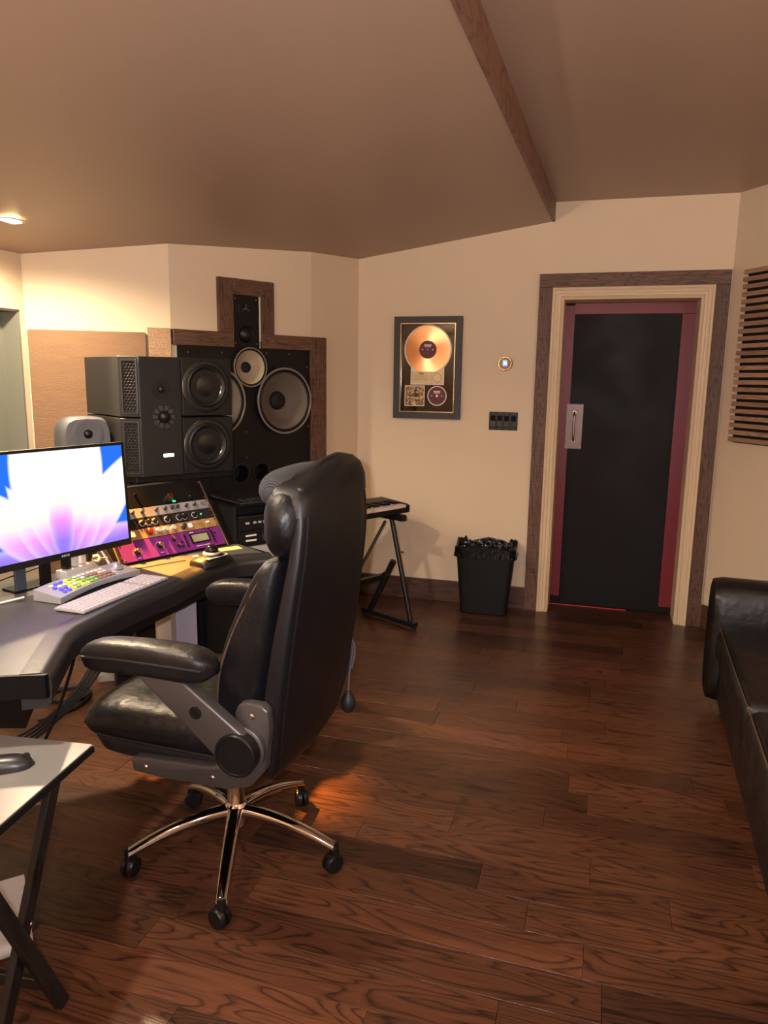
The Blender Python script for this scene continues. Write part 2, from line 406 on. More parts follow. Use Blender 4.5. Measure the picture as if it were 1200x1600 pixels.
def grip(mb):
    x = 1.424
    mb.tube([(x, DY - 0.01, 1.115), (x, DY - 0.042, 1.13), (x, DY - 0.05, 1.16), (x, DY - 0.05, 1.25), (x, DY - 0.042, 1.285), (x, DY - 0.01, 1.298)], 0.0075, 10, sub=5)
    mb.lathe([(0, 0.006), (0.012, 0.005), (0.014, 0)], (x, DY - 0.01, 1.115)); mb.lathe([(0, 0.006), (0.012, 0.005), (0.014, 0)], (x, DY - 0.01, 1.298))
part('grip', STEEL, plate, grip)
for sx, sz in ((1.380, 1.075), (1.470, 1.075), (1.380, 1.34), (1.470, 1.34), (1.380, 1.21), (1.470, 1.21)):
    part('screw', STEEL, plate, lambda mb: mb.lathe([(0, 0.0018), (0.003, 0.001), (0.0035, 0)], (sx, DY - 0.010, sz), seg=10))
# jambs behind the casing
struct('trim_2', CASE, lambda mb: (mb.box2((DS0 - 0.012, 0.0, 0), (DS0, DY + 0.04, DZ1 + 0.012)), mb.box2((DS1, 0.0, 0), (DS1 + 0.012, DY + 0.04, DZ1 + 0.012)), mb.box2((DS0, 0.0, DZ1), (DS1, DY + 0.04, DZ1 + 0.012))), loc=on_back(0, 0), az=WAZ)
# fluted cream casing, three sides, stepped moulding
def casing(mb):
    prof = [(0.0, 0.012), (0.012, 0.02), (0.016, 0.024), (0.022, 0.018), (0.034, 0.016), (0.038, 0.024), (0.046, 0.026), (0.054, 0.022), (0.058, 0.03), (0.068, 0.034), (0.072, 0.03), (0.072, 0.0), (0.0, 0.0)]
    rings = []
    for (x, z, sx, sz) in ((DS0, 0.0, -1, 0), (DS0, DZ1, -1, 1), (DS1, DZ1, 1, 1), (DS1, 0.0, 1, 0)):
        rings.append([(x + sx * w, -d, z + sz * w) for w, d in prof])
    mb.loft(rings)
struct('trim_3', CASE, casing, smooth=False, loc=on_back(0, 0), az=WAZ)
# rough dark boards around the casing
fx0, fx1, fz = DS0 - 0.073, DS1 + 0.073, DZ1 + 0.073
for nm, m, a, b in (('trim_4', TRIMV, (fx0 - 0.08, 0, 0), (fx0, 0.026, fz)), ('trim_5', TRIMV, (fx1, 0, 0), (fx1 + 0.077, 0.026, fz)), ('trim_6', TRIMW, (fx0 - 0.08, 0, fz), (fx1 + 0.077, 0.028, fz + 0.08))):
    struct(nm, m, lambda mb: mb.box2((a[0], -b[1], a[2]), (b[0], 0, b[2]), 0.002, 1), loc=on_back(0, 0), az=WAZ)

# gold record in its frame
rec = thing('framed_gold_record', 'dark framed gold record award with plaque, album cover and small disc', 'framed record', on_back(0.4825, 1.569, 0.002), WAZ)
FW, FH, FB = 0.450, 0.655, 0.042
FRM = mat('charcoal_frame', (52, 50, 50), 0.5)
def rect_frame(mb, w, h, b, y0, y1, bev=0.002):
    mb.box2((-w / 2, y0, -h / 2), (-w / 2 + b, y1, h / 2), bev); mb.box2((w / 2 - b, y0, -h / 2), (w / 2, y1, h / 2), bev)
    mb.box2((-w / 2 + b, y0, h / 2 - b), (w / 2 - b, y1, h / 2), bev); mb.box2((-w / 2 + b, y0, -h / 2), (w / 2 - b, y1, -h / 2 + b), bev)
part('frame', FRM, rec, lambda mb: rect_frame(mb, FW, FH, FB, -0.034, 0.0), False)
part('inner_fillet', mat('champagne_fillet', (196, 170, 130), 0.25, 0.8), rec, lambda mb: rect_frame(mb, FW - 2 * FB, FH - 2 * FB, 0.005, -0.026, -0.012, 0.0), False)
part('backing_mat', mat('black_glazed_mat', (8, 8, 9), 0.06, coat=0.6), rec, lambda mb: mb.box2((-FW / 2 + FB, -0.012, -FH / 2 + FB), (FW / 2 - FB, -0.002, FH / 2 - FB)), False)
CREAMB = mat('cream_bevel', (232, 214, 200), 0.5)
def disc_halo(mb):
    mb.lathe([(0.150, 0), (0.150, 0.002), (0.158, 0.002), (0.158, 0)], (0, -0.012, 0.118), seg=64)
    mb.box2((-0.112, -0.0138, -0.108), (0.112, -0.012, 0.012))
part('bevel_edge', CREAMB, rec, disc_halo)
def gold_mat():
    m = bpy.data.materials.new('gold_disc'); m.use_nodes = True; nt = m.node_tree; b = nt.nodes['Principled BSDF']; L = nt.links.new
    b.inputs['Base Color'].default_value = lin((214, 160, 118)); b.inputs['Metallic'].default_value = 1; b.inputs['Roughness'].default_value = 0.24
    b.inputs['Anisotropic'].default_value = 0.85
    tg = nt.nodes.new('ShaderNodeTangent'); tg.direction_type = 'RADIAL'; tg.axis = 'Z'
    L(tg.outputs[0], b.inputs['Tangent'])
    return m
gd = part('gold_disc', gold_mat(), rec, lambda mb: mb.lathe([(0.0, 0.0035), (0.15, 0.0035), (0.151, 0.0)], (0, 0, 0), (0, 0, 1), seg=72), label='shiny gold record')
gd.location = (0, -0.0122, 0.118); gd.rotation_euler = (R(90), 0, 0)
LBL = mat('maroon_label', (96, 28, 36), 0.5)
PALE = mat('pale_print', (214, 190, 184), 0.6)
lb = part('disc_label', LBL, rec, lambda mb: mb.lathe([(0, 0.0015), (0.0575, 0.0015), (0.058, 0)], (0, -0.0155, 0.118), seg=40))
def print_label(mb, cx, cz, y, k):
    mb.box((cx, y, cz + 0.028 * k), (0.048 * k, 0.0006, 0.012 * k)); mb.box((cx, y, cz + 0.018 * k), (0.042 * k, 0.0006, 0.004 * k))
    mb.box((cx - 0.036 * k, y, cz), (0.010 * k, 0.0006, 0.006 * k)); mb.box((cx + 0.034 * k, y, cz), (0.010 * k, 0.0006, 0.008 * k))
part('print', PALE, lb, lambda mb: (print_label(mb, 0, 0.118, -0.0173, 1.0), mb.lathe([(0, 0.001), (0.004, 0.001), (0.004, 0)], (0, -0.017, 0.118), seg=12)), False)
pq = part('plaque', mat('brass_plaque', (176, 158, 124), 0.35, 0.6), rec, lambda mb: mb.box2((-0.104, -0.017, -0.1), (0.104, -0.0138, -0.022), 0.001), False)
def plaque_print(mb):
    mb.box((-0.038, -0.0173, -0.036), (0.03, 0.0008, 0.010))
    for i, w in enumerate((0.10, 0.085, 0.095)): mb.box((-0.038, -0.0173, -0.052 - i * 0.012), (w, 0.0008, 0.0022))
    mb.box((0.028, -0.0173, -0.061), (0.002, 0.0008, 0.074))
    mb.lathe([(0.027, 0.0005), (0.027, 0.001), (0.030, 0.001), (0.030, 0.0005)], (0.066, -0.017, -0.061), seg=32)
part('engraving', mat('engraving', (108, 94, 72), 0.5), pq, plaque_print, False)
def cover_mat():
    m = bpy.data.materials.new('album_cover_print'); m.use_nodes = True; nt = m.node_tree; b = nt.nodes['Principled BSDF']; L = nt.links.new
    tc = nt.nodes.new('ShaderNodeTexCoord'); n = nt.nodes.new('ShaderNodeTexNoise'); n.inputs['Scale'].default_value = 34; n.inputs['Detail'].default_value = 3; n.inputs['Distortion'].default_value = 1.2
    L(tc.outputs['Object'], n.inputs['Vector']); r = nt.nodes.new('ShaderNodeValToRGB'); L(n.outputs['Fac'], r.inputs[0])
    r.color_ramp.elements[0].position = 0.36; r.color_ramp.elements[0].color = lin((30, 22, 18)); r.color_ramp.elements[1].position = 0.66; r.color_ramp.elements[1].color = lin((226, 196, 140))
    e = r.color_ramp.elements.new(0.5); e.color = lin((150, 106, 66))
    L(r.outputs[0], b.inputs['Base Color']); b.inputs['Roughness'].default_value = 0.5
    return m
cv = part('album_cover', cover_mat(), rec, lambda mb: mb.box2((-0.145, -0.0145, -0.242), (-0.021, -0.0125, -0.118)), False)
part('bevel_edge', CREAMB, rec, lambda mb: (mb.box2((-0.150, -0.0135, -0.247), (-0.016, -0.012, -0.113))), False)
cd = part('small_disc', LBL, rec, lambda mb: mb.lathe([(0.009, 0.001), (0.0095, 0.002), (0.0575, 0.002), (0.058, 0.0)], (0.068, -0.0135, -0.178), seg=40))
part('bevel_edge', CREAMB, rec, lambda mb: mb.lathe([(0, 0.0008), (0.064, 0.0015), (0.065, 0)], (0.068, -0.012, -0.178), seg=48))
part('print', PALE, cd, lambda mb: print_label(mb, 0.068, -0.178, -0.0158, 0.95), False)

# thermostat and switch plate
th = thing('thermostat', 'round steel-rimmed thermostat with blue lit screen on cream wall', 'thermostat', on_back(0.987, 1.603, 0.001), WAZ)
part('base_ring', mat('mirror_ring', (190, 170, 146), 0.12, 1.0), th, lambda mb: mb.lathe([(0.040, 0), (0.046, 0.004), (0.046, 0.02), (0.041, 0.026), (0.038, 0.026)], seg=40))
tface = part('face', mat('thermostat_glass', (120, 92, 66), 0.08, 0.4), th, lambda mb: mb.lathe([(0, 0.0255), (0.0385, 0.0255), (0.0385, 0.01)], seg=40))
part('screen', mat('blue_screen', (60, 110, 200), 0.3, emit=(90, 140, 235), estr=1.2), tface, lambda mb: mb.box2((-0.014, -0.0268, -0.016), (0.014, -0.0255, 0.02)), False)
def text_part(name, body, size, m, parent, loc, rot=(R(90), 0, 0), extrude=0.0006):
    c = bpy.data.curves.new(name, 'FONT'); c.body = body; c.size = size; c.extrude = extrude; c.align_x = 'CENTER'; c.align_y = 'CENTER'; c.resolution_u = 2
    o = bpy.data.objects.new(name, c); col.objects.link(o)
    dg = bpy.context.evaluated_depsgraph_get(); me = bpy.data.meshes.new_from_object(o.evaluated_get(dg)); bpy.data.objects.remove(o); bpy.data.curves.remove(c)
    me.materials.clear(); me.materials.append(m)
    o = bpy.data.objects.new(name, me); col.objects.link(o); o.parent = parent; o.location = loc; o.rotation_euler = rot
    return o
GLOWW = mat('white_digits', (230, 236, 255), 0.4, emit=(225, 235, 255), estr=2.0)
text_part('digits', '70', 0.018, GLOWW, tface, (0, -0.0272, 0.0), extrude=0.0004)

sw = thing('switch_plate', 'black four-gang light switch plate on cream wall', 'switch', on_back(0.9885, 1.239, 0.001), WAZ)
part('plate', mat('gloss_black_plate', (7, 7, 8), 0.3, spec=0.3), sw, lambda mb: mb.box2((-0.0915, -0.006, -0.058), (0.0915, 0, 0.058), 0.002), False)
for i in range(4):
    x = -0.066 + i * 0.044
    rk = part('rocker', mat('gloss_black_rocker', (9, 9, 10), 0.25, spec=0.3), sw, lambda mb: mb.prism([(-0.006, -0.034), (-0.006, 0.034), (-0.010, 0.032), (-0.007, 0.0), (-0.0125, -0.033)], x - 0.0155, x + 0.0155, 'X'), False)
    for z in (-0.047, 0.047): part('screw', STEEL, sw, lambda mb: mb.lathe([(0, 0.0012), (0.002, 0.0012), (0.0025, 0)], (x, -0.006, z), seg=8))

# ------------------------------------------------------------------ slatted panel on the right wall
RAZ = azim(E_, H_); rd = (H_ - E_).normalized()
sp_ = thing('slat_panel', 'walnut slatted acoustic panel with black felt backing', 'acoustic panel', (E_.x + rd.x * 0.112, E_.y + rd.y * 0.112, 0), RAZ)
part('felt_backing', mat('black_felt', (10, 10, 10), 1.0), sp_, lambda mb: mb.box2((0.018, -0.010, 1.163), (1.25, -0.001, 2.126)), False)
sl0 = None
for i in range(24):
    z = 1.167 + 0.0405 * i + 0.0145
    if sl0 is None:
        sl0 = part('slat', SLATW, sp_, lambda mb: mb.box2((0, -0.018, -0.0122), (1.25, 0, 0.0122), 0.001, 1), False); sl0.location = (0, -0.010, z)
    else: share(sl0, 'slat', sp_, (random.uniform(-0.002, 0.002), -0.010, z))

# ------------------------------------------------------------------ brown fabric panel and window by the front
FAZ = azim(C_, B_); fd = (B_ - C_).normalized(); flen = (B_ - C_).length
fp = thing('fabric_panel', 'brown burlap covered acoustic panel behind the grey speaker', 'acoustic panel', (C_.x, C_.y, 0), FAZ)
part('panel_body', FABRIC, fp, lambda mb: mb.box2((0.012, -0.045, 0.35), (flen - 0.125, -0.002, 1.718), 0.008), True)
win = bpy.data.objects.new('window_1', None); col.objects.link(win); win['kind'] = 'structure'; win['label'] = 'deep grey framed studio window beside the fabric panel'
win.location = (G_.x, G_.y, 0); win.rotation_euler = (0, 0, R(azim(G_, C_)))
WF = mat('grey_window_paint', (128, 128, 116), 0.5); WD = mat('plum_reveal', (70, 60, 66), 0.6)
wx0, wx1, wz0, wz1 = fl - 2.2, fl - 0.035, 0.72, 1.812
part('reveal_side', WF, win, lambda mb: mb.box2((wx1 - 0.012, 0.0, wz0), (wx1, 0.20, wz1)), False)
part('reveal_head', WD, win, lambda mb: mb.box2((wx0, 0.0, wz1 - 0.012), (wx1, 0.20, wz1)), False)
part('sill', WF, win, lambda mb: mb.box2((wx0, -0.03, wz0), (wx1, 0.20, wz0 + 0.02)), False)
def wframe(mb):
    mb.box2((wx1 - 0.06, 0.10, wz0), (wx1 - 0.012, 0.135, wz1 - 0.012)); mb.box2((wx0, 0.10, wz1 - 0.07), (wx1 - 0.06, 0.135, wz1 - 0.012))
    mb.box2((wx1 - 0.10, 0.135, wz0), (wx1 - 0.012, 0.165, wz1 - 0.012))
part('window_frame', WF, win, wframe, False)
part('pane', mat('grey_green_glass', (118, 126, 116), 0.12, coat=0.5), win, lambda mb: mb.box2((wx0, 0.165, wz0), (wx1, 0.175, wz1)), False)

# ------------------------------------------------------------------ soffit mounted monitor in the angled wall
SAZ = azim(B_, A_)
sf = thing('soffit_speaker', 'flush mounted wide black loudspeaker with rough dark wood frame in angled wall', 'speaker', (B_.x, B_.y, 0), SAZ)
part('baffle', SATIN, sf, lambda mb: mb.box2((0.03, -0.008, 0.42), (0.914, -0.001, 1.66)), False)
part('tweeter_baffle', BLACKPL, sf, lambda mb: mb.box2((0.372, -0.011, 1.655), (0.548, -0.001, 1.949)), False)
CREAMS = mat('cream_reveal_strip', (222, 206, 178), 0.5)
part('reveal_strip', CREAMS, sf, lambda mb: mb.box2((0.548, -0.014, 1.70), (0.558, -0.001, 1.949)), False)
for m, a, b in ((TRIMV, (0.914, 0.40), (1.034, 1.742)), (TRIMW, (0.0, 1.66), (0.371, 1.742)), (TRIMW, (0.56, 1.66), (0.914, 1.742)),
                (TRIMV, (0.278, 1.742), (0.371, 2.036)), (TRIMV, (0.56, 1.742), (0.645, 2.036)), (TRIMW, (0.371, 1.949), (0.56, 2.036))):
    part('frame_board', m, sf, lambda mb: mb.box2((a[0], -0.028, a[1]), (b[0], -0.001, b[1]), 0.002, 1), False)
# board that returns round the corner onto the front wall
rb = part('frame_board', wood('lit_tone_particle_board', (176, 140, 104), (112, 82, 60), rough=0.6, scale=(60, 60, 60), rings=0.3, tone=0.0), sf, lambda mb: mb.box2((-0.118, -0.03, 0.40), (0.0, 0.03, 1.745), 0.002, 1), False, label='board returning round the corner, its lit tone painted in')  # stronger light on this face is put into its paler colour
rb.rotation_euler = (0, 0, R(FAZ - SAZ)); rb.location = (0.0, 0.0, 0)
CONE = mat('paper_cone', (104, 92, 82), 0.8, var=0.12, vscale=14)
CONE2 = mat('pale_paper_cone', (168, 152, 124), 0.8, var=0.15, vscale=20)
RIM = mat('cast_rim', (34, 33, 33), 0.35, 0.3)
RIML = mat('pale_rim', (150, 142, 130), 0.35, 0.4)
def cut(obj, cutter):
    """carve a cutter out of an object's mesh"""
    c = cutter.build('cutter', BLACKM, None, False); c.location = obj.matrix_basis.translation if obj.parent is None else obj.parent.location
    c.rotation_euler = obj.rotation_euler if obj.parent is None else obj.parent.rotation_euler
    md_ = obj.modifiers.new('cut', 'BOOLEAN'); md_.operation = 'DIFFERENCE'; md_.object = c; md_.solver = 'EXACT'
    bpy.context.view_layer.update()
    me = bpy.data.meshes.new_from_object(obj.evaluated_get(bpy.context.evaluated_depsgraph_get()))
    obj.modifiers.clear(); old = obj.data; obj.data = me; bpy.data.meshes.remove(old); bpy.data.objects.remove(c)
for tgt in (w_soffit, [o for o in sf.children if o.name.startswith('baffle')][0]):
    for sx, sz, rr_ in ((0.709, 1.3575, 0.172), (0.235, 1.3575, 0.172), (0.466, 1.551, 0.098), (0.41, 0.937, 0.050), (0.55, 0.937, 0.050)):
        k_ = MB(); k_.cyl((sx, -0.05, sz), (sx, 0.112, sz), rr_, seg=48); cut(tgt, k_)
def driver(parent, s, z, r, name, conem, y=-0.008, rimm=RIM, rimthin=None):
    dr = part(name, rimm, parent, lambda mb: mb.lathe([(r, 0), (r, 0.006), (r * 0.97, 0.010), (r * 0.92, 0.010), (r * 0.90, 0.005)], (s, y, z), seg=56))
    part('surround', BLACKM, dr, lambda mb: mb.lathe([(r * 0.91, 0.006), (r * 0.885, 0.011), (r * 0.85, 0.006)], (s, y, z), seg=56))
    part('cone', conem, dr, lambda mb: mb.lathe([(r * 0.86, 0.006), (r * 0.60, -0.20 * r), (r * 0.28, -0.40 * r)], (s, y - 0.001, z), seg=56))
    part('dust_cap', BLACKM, dr, lambda mb: mb.lathe([(r * 0.29, -0.40 * r), (r * 0.25, -0.30 * r), (r * 0.14, -0.24 * r), (0, -0.22 * r)], (s, y - 0.001, z), seg=32))
    if rimthin: part('trim_ring', rimthin, dr, lambda mb: mb.lathe([(r * 0.985, 0.007), (r * 1.0, 0.0112), (r * 0.95, 0.0118), (r * 0.94, 0.009)], (s, y, z), seg=56))
    return dr
def holes_baffle(): pass
driver(sf, 0.709, 1.3575, 0.197, 'woofer', CONE, -0.028, rimthin=RIML)
driver(sf, 0.235, 1.3575, 0.197, 'woofer', CONE, -0.028, rimthin=RIML)
driver(sf, 0.466, 1.551, 0.112, 'midrange', CONE2, -0.034, rimthin=RIML)
# cones sit in rims that stand proud of the baffle, so their throat clears the board
for s in (0.41, 0.55):
    pr = part('port', RIM, sf, lambda mb: mb.lathe([(0.060, 0.0), (0.060, 0.003), (0.052, 0.004), (0.0485, 0.0), (0.0485, -0.11)], (s, -0.008, 0.937), seg=36))
    part('port_hole', VOID, pr, lambda mb: mb.lathe([(0, -0.10), (0.0485, -0.10), (0.0485, -0.11)], (s, -0.008, 0.937), seg=36))
hn = part('horn_ring', RIM, sf, lambda mb: mb.lathe([(0.052, 0), (0.052, 0.003), (0.049, 0.004), (0.047, 0.001)], (0.46, -0.011, 1.88), seg=40))
def horn_fins(mb):
    for a in (90, 210, 330): mb.box((0.46 + 0.011 * math.cos(R(a)), -0.014, 1.88 + 0.011 * math.sin(R(a))), (0.026, 0.005, 0.006), 0.001, rot=Matrix.Rotation(R(-a), 3, 'Y'))
    mb.ball((0.46, -0.014, 1.88), (0.008, 0.006, 0.008), 12)
part('horn_phase_plug', mat('grey_plug', (90, 86, 82), 0.4, 0.4), hn, horn_fins)
part('dome', BLACKPL, sf, lambda mb: mb.lathe([(0.048, 0), (0.046, 0.012), (0.036, 0.026), (0.018, 0.034), (0, 0.036)], (0.46, -0.011, 1.735), seg=36))
for s, z in ((0.09, 1.625), (0.30, 1.63), (0.60, 1.635), (0.76, 1.635), (0.895, 1.56), (0.9, 1.2), (0.395, 1.275), (0.45, 1.18), (0.56, 1.24), (0.45, 1.03), (0.39, 1.93), (0.53, 1.93), (0.39, 1.685), (0.53, 1.685)):
    part('screw', STEEL, sf, lambda mb: mb.lathe([(0, 0.002), (0.004, 0.0015), (0.005, 0)], (s, -0.008 if z < 1.66 else -0.011, z), seg=8))

# ------------------------------------------------------------------ free standing main monitor (two cabinets, one baffle)
pm = thing('main_monitor_speaker', 'large black two-woofer studio monitor with hexagon vents above the outboard rack', 'speaker', (-1.086, 3.281, 0), 40)
PB, PT, PM_ = 1.046, 1.580, 1.312
PMCB = mat('charcoal_cabinet', (32, 31, 32), 0.42, var=0.08, vscale=5)
CAB = wave_mat('fine_ribbed_black', (15, 15, 17), (23, 23, 25), 75, 'Z', 0.5, 0.25)
cab_poly = [(-0.065, 0.065), (0.0, 0.0), (0.45, 0.0), (0.45, 0.50), (-0.065, 0.50)]
for z0, z1 in ((PM_ + 0.003, PT), (PB, PM_ - 0.003)):
    part('cabinet', PMCB, pm, lambda mb: mb.prism(cab_poly, z0, z1, bev=0.002, seg=1), False)
    part('woofer_panel', SATIN, pm, lambda mb: mb.box2((0.196, -0.012, z0 + 0.002), (0.448, 0.0, z1 - 0.002), 0.003), False)
    # hexagon vent on the bevelled cheek
    vt = bpy.data.objects.new('tmpv', None)
    bpy.data.objects.remove(vt)
    ln = 0.065 * math.sqrt(2)
    Mv = Matrix.Translation((-0.065, 0.065, 0)) @ Matrix.Rotation(R(-45), 4, 'Z')
    def vent_frame(mb):
        w0, w1, a, b = 0.018, ln - 0.012, z0 + 0.02, z1 - 0.02
        mb.box2((w0 - 0.006, -0.004, a - 0.006), (w0, 0, b + 0.006)); mb.box2((w1, -0.008, a - 0.006), (w1 + 0.008, 0, b + 0.006), 0.002)
        mb.box2((w0, -0.004, b), (w1, 0, b + 0.006)); mb.box2((w0, -0.004, a - 0.006), (w1, 0, a))
    vf = part('vent', mat('vent_frame_grey', (58, 57, 58), 0.4, 0.3), pm, vent_frame, False)
    vf.matrix_local = Mv
    part('vent_hollow', VOID, vf, lambda mb: mb.box2((0.018, -0.0012, z0 + 0.02), (ln - 0.012, -0.0002, z1 - 0.02)), False)
    def hexes(mb):
        w0, w1, a, b = 0.018, ln - 0.012, z0 + 0.02, z1 - 0.02
        rr = 0.0085; dx = rr * math.sqrt(3); dz = rr * 1.5; row = 0; z = a
        while z < b + rr:
            x = w0 + (dx / 2 if row % 2 else 0)
            while x <= w1 + dx / 2:
                P = [(x + rr * math.cos(R(30 + 60 * k)), z + rr * math.sin(R(30 + 60 * k))) for k in range(6)]
                for k in range(3):
                    p, q = P[k], P[k + 1]
                    if all(w0 - 1e-4 <= t[0] <= w1 + 1e-4 and a - 1e-4 <= t[1] <= b + 1e-4 for t in (p, q)):
                        mb.cyl((p[0], -0.002, p[1]), (q[0], -0.002, q[1]), 0.0014, seg=4, cap=False)
                x += dx
            z += dz; row += 1
    hx = part('vent_mesh', mat('vent_mesh_black', (30, 29, 30), 0.5), vf, hexes, False); hx['kind'] = 'stuff'
    zc = (z0 + z1) / 2 + 0.004
    wd_ = part('woofer', RIM, pm, lambda mb: mb.lathe([(0.118, 0), (0.118, 0.006), (0.112, 0.009), (0.100, 0.009), (0.097, 0.004)], (0.314, -0.012, zc), seg=56))
    part('trim_ring', mat('bright_ring', (150, 148, 148), 0.2, 1.0), wd_, lambda mb: mb.lathe([(0.1185, 0.003), (0.1195, 0.005), (0.1175, 0.0075)], (0.314, -0.012, zc), seg=56))
    part('surround', mat('rubber_black', (13, 13, 14), 0.6), wd_, lambda mb: mb.lathe([(0.098, 0.005), (0.090, 0.013), (0.080, 0.004)], (0.314, -0.012, zc), seg=56))
    part('cone', mat('gloss_black_cone', (20, 20, 22), 0.22), wd_, lambda mb: mb.lathe([(0.081, 0.004), (0.072, -0.004), (0.055, -0.002), (0.03, 0.003), (0, 0.005)], (0.314, -0.0125, zc), seg=56))
part('centre_baffle', CAB, pm, lambda mb: mb.box2((0.0, -0.008, PB + 0.002), (0.19, 0.0, PT - 0.002), 0.002), False)
tw = part('tweeter', SATIN, pm, lambda mb: mb.lathe([(0.042, 0), (0.042, 0.002), (0.018, 0.002), (0.013, -0.002)], (0.098, -0.008, 1.437), seg=36))
part('dome', BLACKPL, tw, lambda mb: mb.lathe([(0.0135, 0.0), (0.012, 0.008), (0.006, 0.0125), (0, 0.013)], (0.098, -0.008, 1.437), seg=24))
md = part('midrange_dome', BLACKPL, pm, lambda mb: mb.lathe([(0.026, 0.0), (0.026, 0.008), (0.022, 0.018), (0.012, 0.025), (0, 0.027)], (0.106, -0.008, 1.314), seg=32))
PET = mat('petal_grey', (46, 46, 48), 0.4)
for k in range(10):
    a = 2 * PI * k / 10
    part('petal', PET, md, lambda mb: mb.prism([(0.028, -0.006), (0.045, -0.011), (0.053, -0.008), (0.053, 0.008), (0.045, 0.011), (0.028, 0.006)], 0.0, 0.004, 'Z', 0.001, 1,
         Matrix.Translation((0.106, -0.008, 1.314)) @ Matrix.Rotation(R(90), 4, 'X') @ Matrix.Rotation(a, 4, 'Z')), True)
part('badge', mat('lit_badge', (245, 245, 245), 0.3, emit=(255, 255, 255), estr=1.6), pm, lambda mb: mb.box2((0.098, -0.010, 1.133), (0.146, -0.008, 1.147), 0.002), True, label='small white lit badge')

st = thing('speaker_stand', 'black stand carrying the large two-woofer monitor', 'stand', (-1.086, 3.281, 0), 40)
part('top_plate', SATIN, st, lambda mb: mb.box2((-0.02, 0.03, 1.016), (0.46, 0.48, 1.046), 0.003), False)
for x in (0.06, 0.38): part('upright', SATIN, st, lambda mb: mb.box2((x - 0.05, 0.20, 0.02), (x + 0.05, 0.40, 1.016), 0.004), False)
part('foot_plate', SATIN, st, lambda mb: mb.box2((-0.02, 0.20, 0.0), (0.46, 0.48, 0.02), 0.003), False)

# grey near field monitor
gn = thing('near_field_monitor', 'small rounded grey near field speaker in front of the fabric panel', 'speaker', (-1.325, 3.29, 0), 40)
GREY = mat('warm_grey_enamel', (92, 92, 97), 0.4)
def gen_body(mb):
    rings = []
    for y, k, dz in ((-0.0, 0.90, 0), (-0.0, 0.93, 0), (0.02, 1.0, 0), (0.10, 1.0, 0), (0.17, 0.93, 0), (0.20, 0.75, 0)):
        rg = []
        for q in range(40):
            a = 2 * PI * q / 40; c, s = math.cos(a), math.sin(a)
            rg.append((0.105 * k * math.copysign(abs(c) ** 0.45, c), y, 1.153 + 0.160 * k * math.copysign(abs(s) ** 0.45, s)))
        rings.append(rg)
    mb.loft(rings)
part('body', GREY, gn, gen_body, True, 50)
tw2 = part('waveguide', mat('waveguide_grey', (84, 86, 92), 0.4), gn, lambda mb: mb.lathe([(0.068, 0.003), (0.064, 0.004), (0.045, 0.0008), (0.02, 0.0005)], (0.0, -0.0005, 1.236), seg=36))
part('tweeter', BLACKPL, tw2, lambda mb: mb.lathe([(0.020, 0.0), (0.018, 0.004), (0.012, 0.010), (0, 0.013)], (0.0, -0.0005, 1.236), seg=24))
part('woofer', BLACKPL, gn, lambda mb: mb.lathe([(0.075, 0.0), (0.075, 0.004), (0.069, 0.007), (0.062, 0.003), (0.03, -0.0), (0, 0.006)], (0.0, -0.0005, 1.107), seg=40))
part('wall_bracket', SATIN, gn, lambda mb: (mb.cyl((0, 0.19, 1.04), (0, 0.64, 1.04), 0.018), mb.cyl((0, 0.63, 1.04), (0, 0.645, 1.04), 0.045)), True)

# ------------------------------------------------------------------ desk
DK = thing('studio_desk', 'dark grey curved mixing desk with padded bullnose front edge', 'desk')
DTOP = 0.75
front = [(-0.84, 1.766), (-0.913, 2.086), (-0.842, 2.355), (-0.75, 2.617), (-0.661, 2.885), (-0.60, 2.985), (-0.47, 3.035)]
fs = [Vector((x, y, 0)) for x, y in front]
fcur = [fs[0], fs[1] + Vector((0.006, -0.03, 0))] + smooth_path(fs[1:6], 5)[1:] + [fs[6]]
outer = [(p.x, p.y) for p in fcur]
DESKT = mat('graphite_laminate', (70, 69, 72), 0.36, var=0.05, vscale=4, rough_var=0.05)
PADM = mat('black_padded_vinyl', (38, 37, 39), 0.30, bump=0.05, bscale=50)
def inset(pts, d):
    out = []
    for i, p in enumerate(pts):
        a = Vector(pts[max(0, i - 1)]); b = Vector(pts[min(len(pts) - 1, i + 1)]); t = (b - a).normalized(); n = Vector((-t.y, t.x))
        out.append((p[0] + n.x * d, p[1] + n.y * d))
    return out
inner = inset(outer, 0.075)
inner[0] = (-0.915, 1.752)
back = [(-0.66, 3.262), (-0.70, 3.245), (-1.06, 2.815), (-1.42, 2.62), (-1.62, 2.20), (-1.62, 1.66), (-1.3, 1.67)]
part('desk_top', DESKT, DK, lambda mb: mb.prism(inner + [(-0.47, 3.05)] + back, 0.712, DTOP), False)
def pad(mb):
    prof = []     # (inset from outer edge, z)
    for a in range(0, 8):
        t = a / 7 * PI / 2
        prof.append((0.030 * (1 - math.sin(t)), DTOP + 0.003 - 0.038 * (1 - math.cos(t))))
    prof = [(0.075, DTOP + 0.003)] + prof + [(0.004, 0.672), (0.02, 0.658), (0.075, 0.656)]
    rings = []
    for i in range(len(outer)):
        a = Vector(outer[max(0, i - 1)]); b = Vector(outer[min(len(outer) - 1, i + 1)]); t = (b - a).normalized(); n = Vector((-t.y, t.x))
        rings.append([(outer[i][0] + n.x * d, outer[i][1] + n.y * d, z) for d, z in prof])
    mb.loft(rings)
part('padded_edge', PADM, DK, pad, True, 40)
part('end_cap', mat('dead_black_end', (9, 9, 12), 0.5, spec=0.2), DK, lambda mb: mb.prism([(-0.846, 1.762), (-0.925, 1.752), (-1.3, 1.665), (-1.3, 1.655), (-0.92, 1.742), (-0.85, 1.750)], 0.688, 0.751), False)
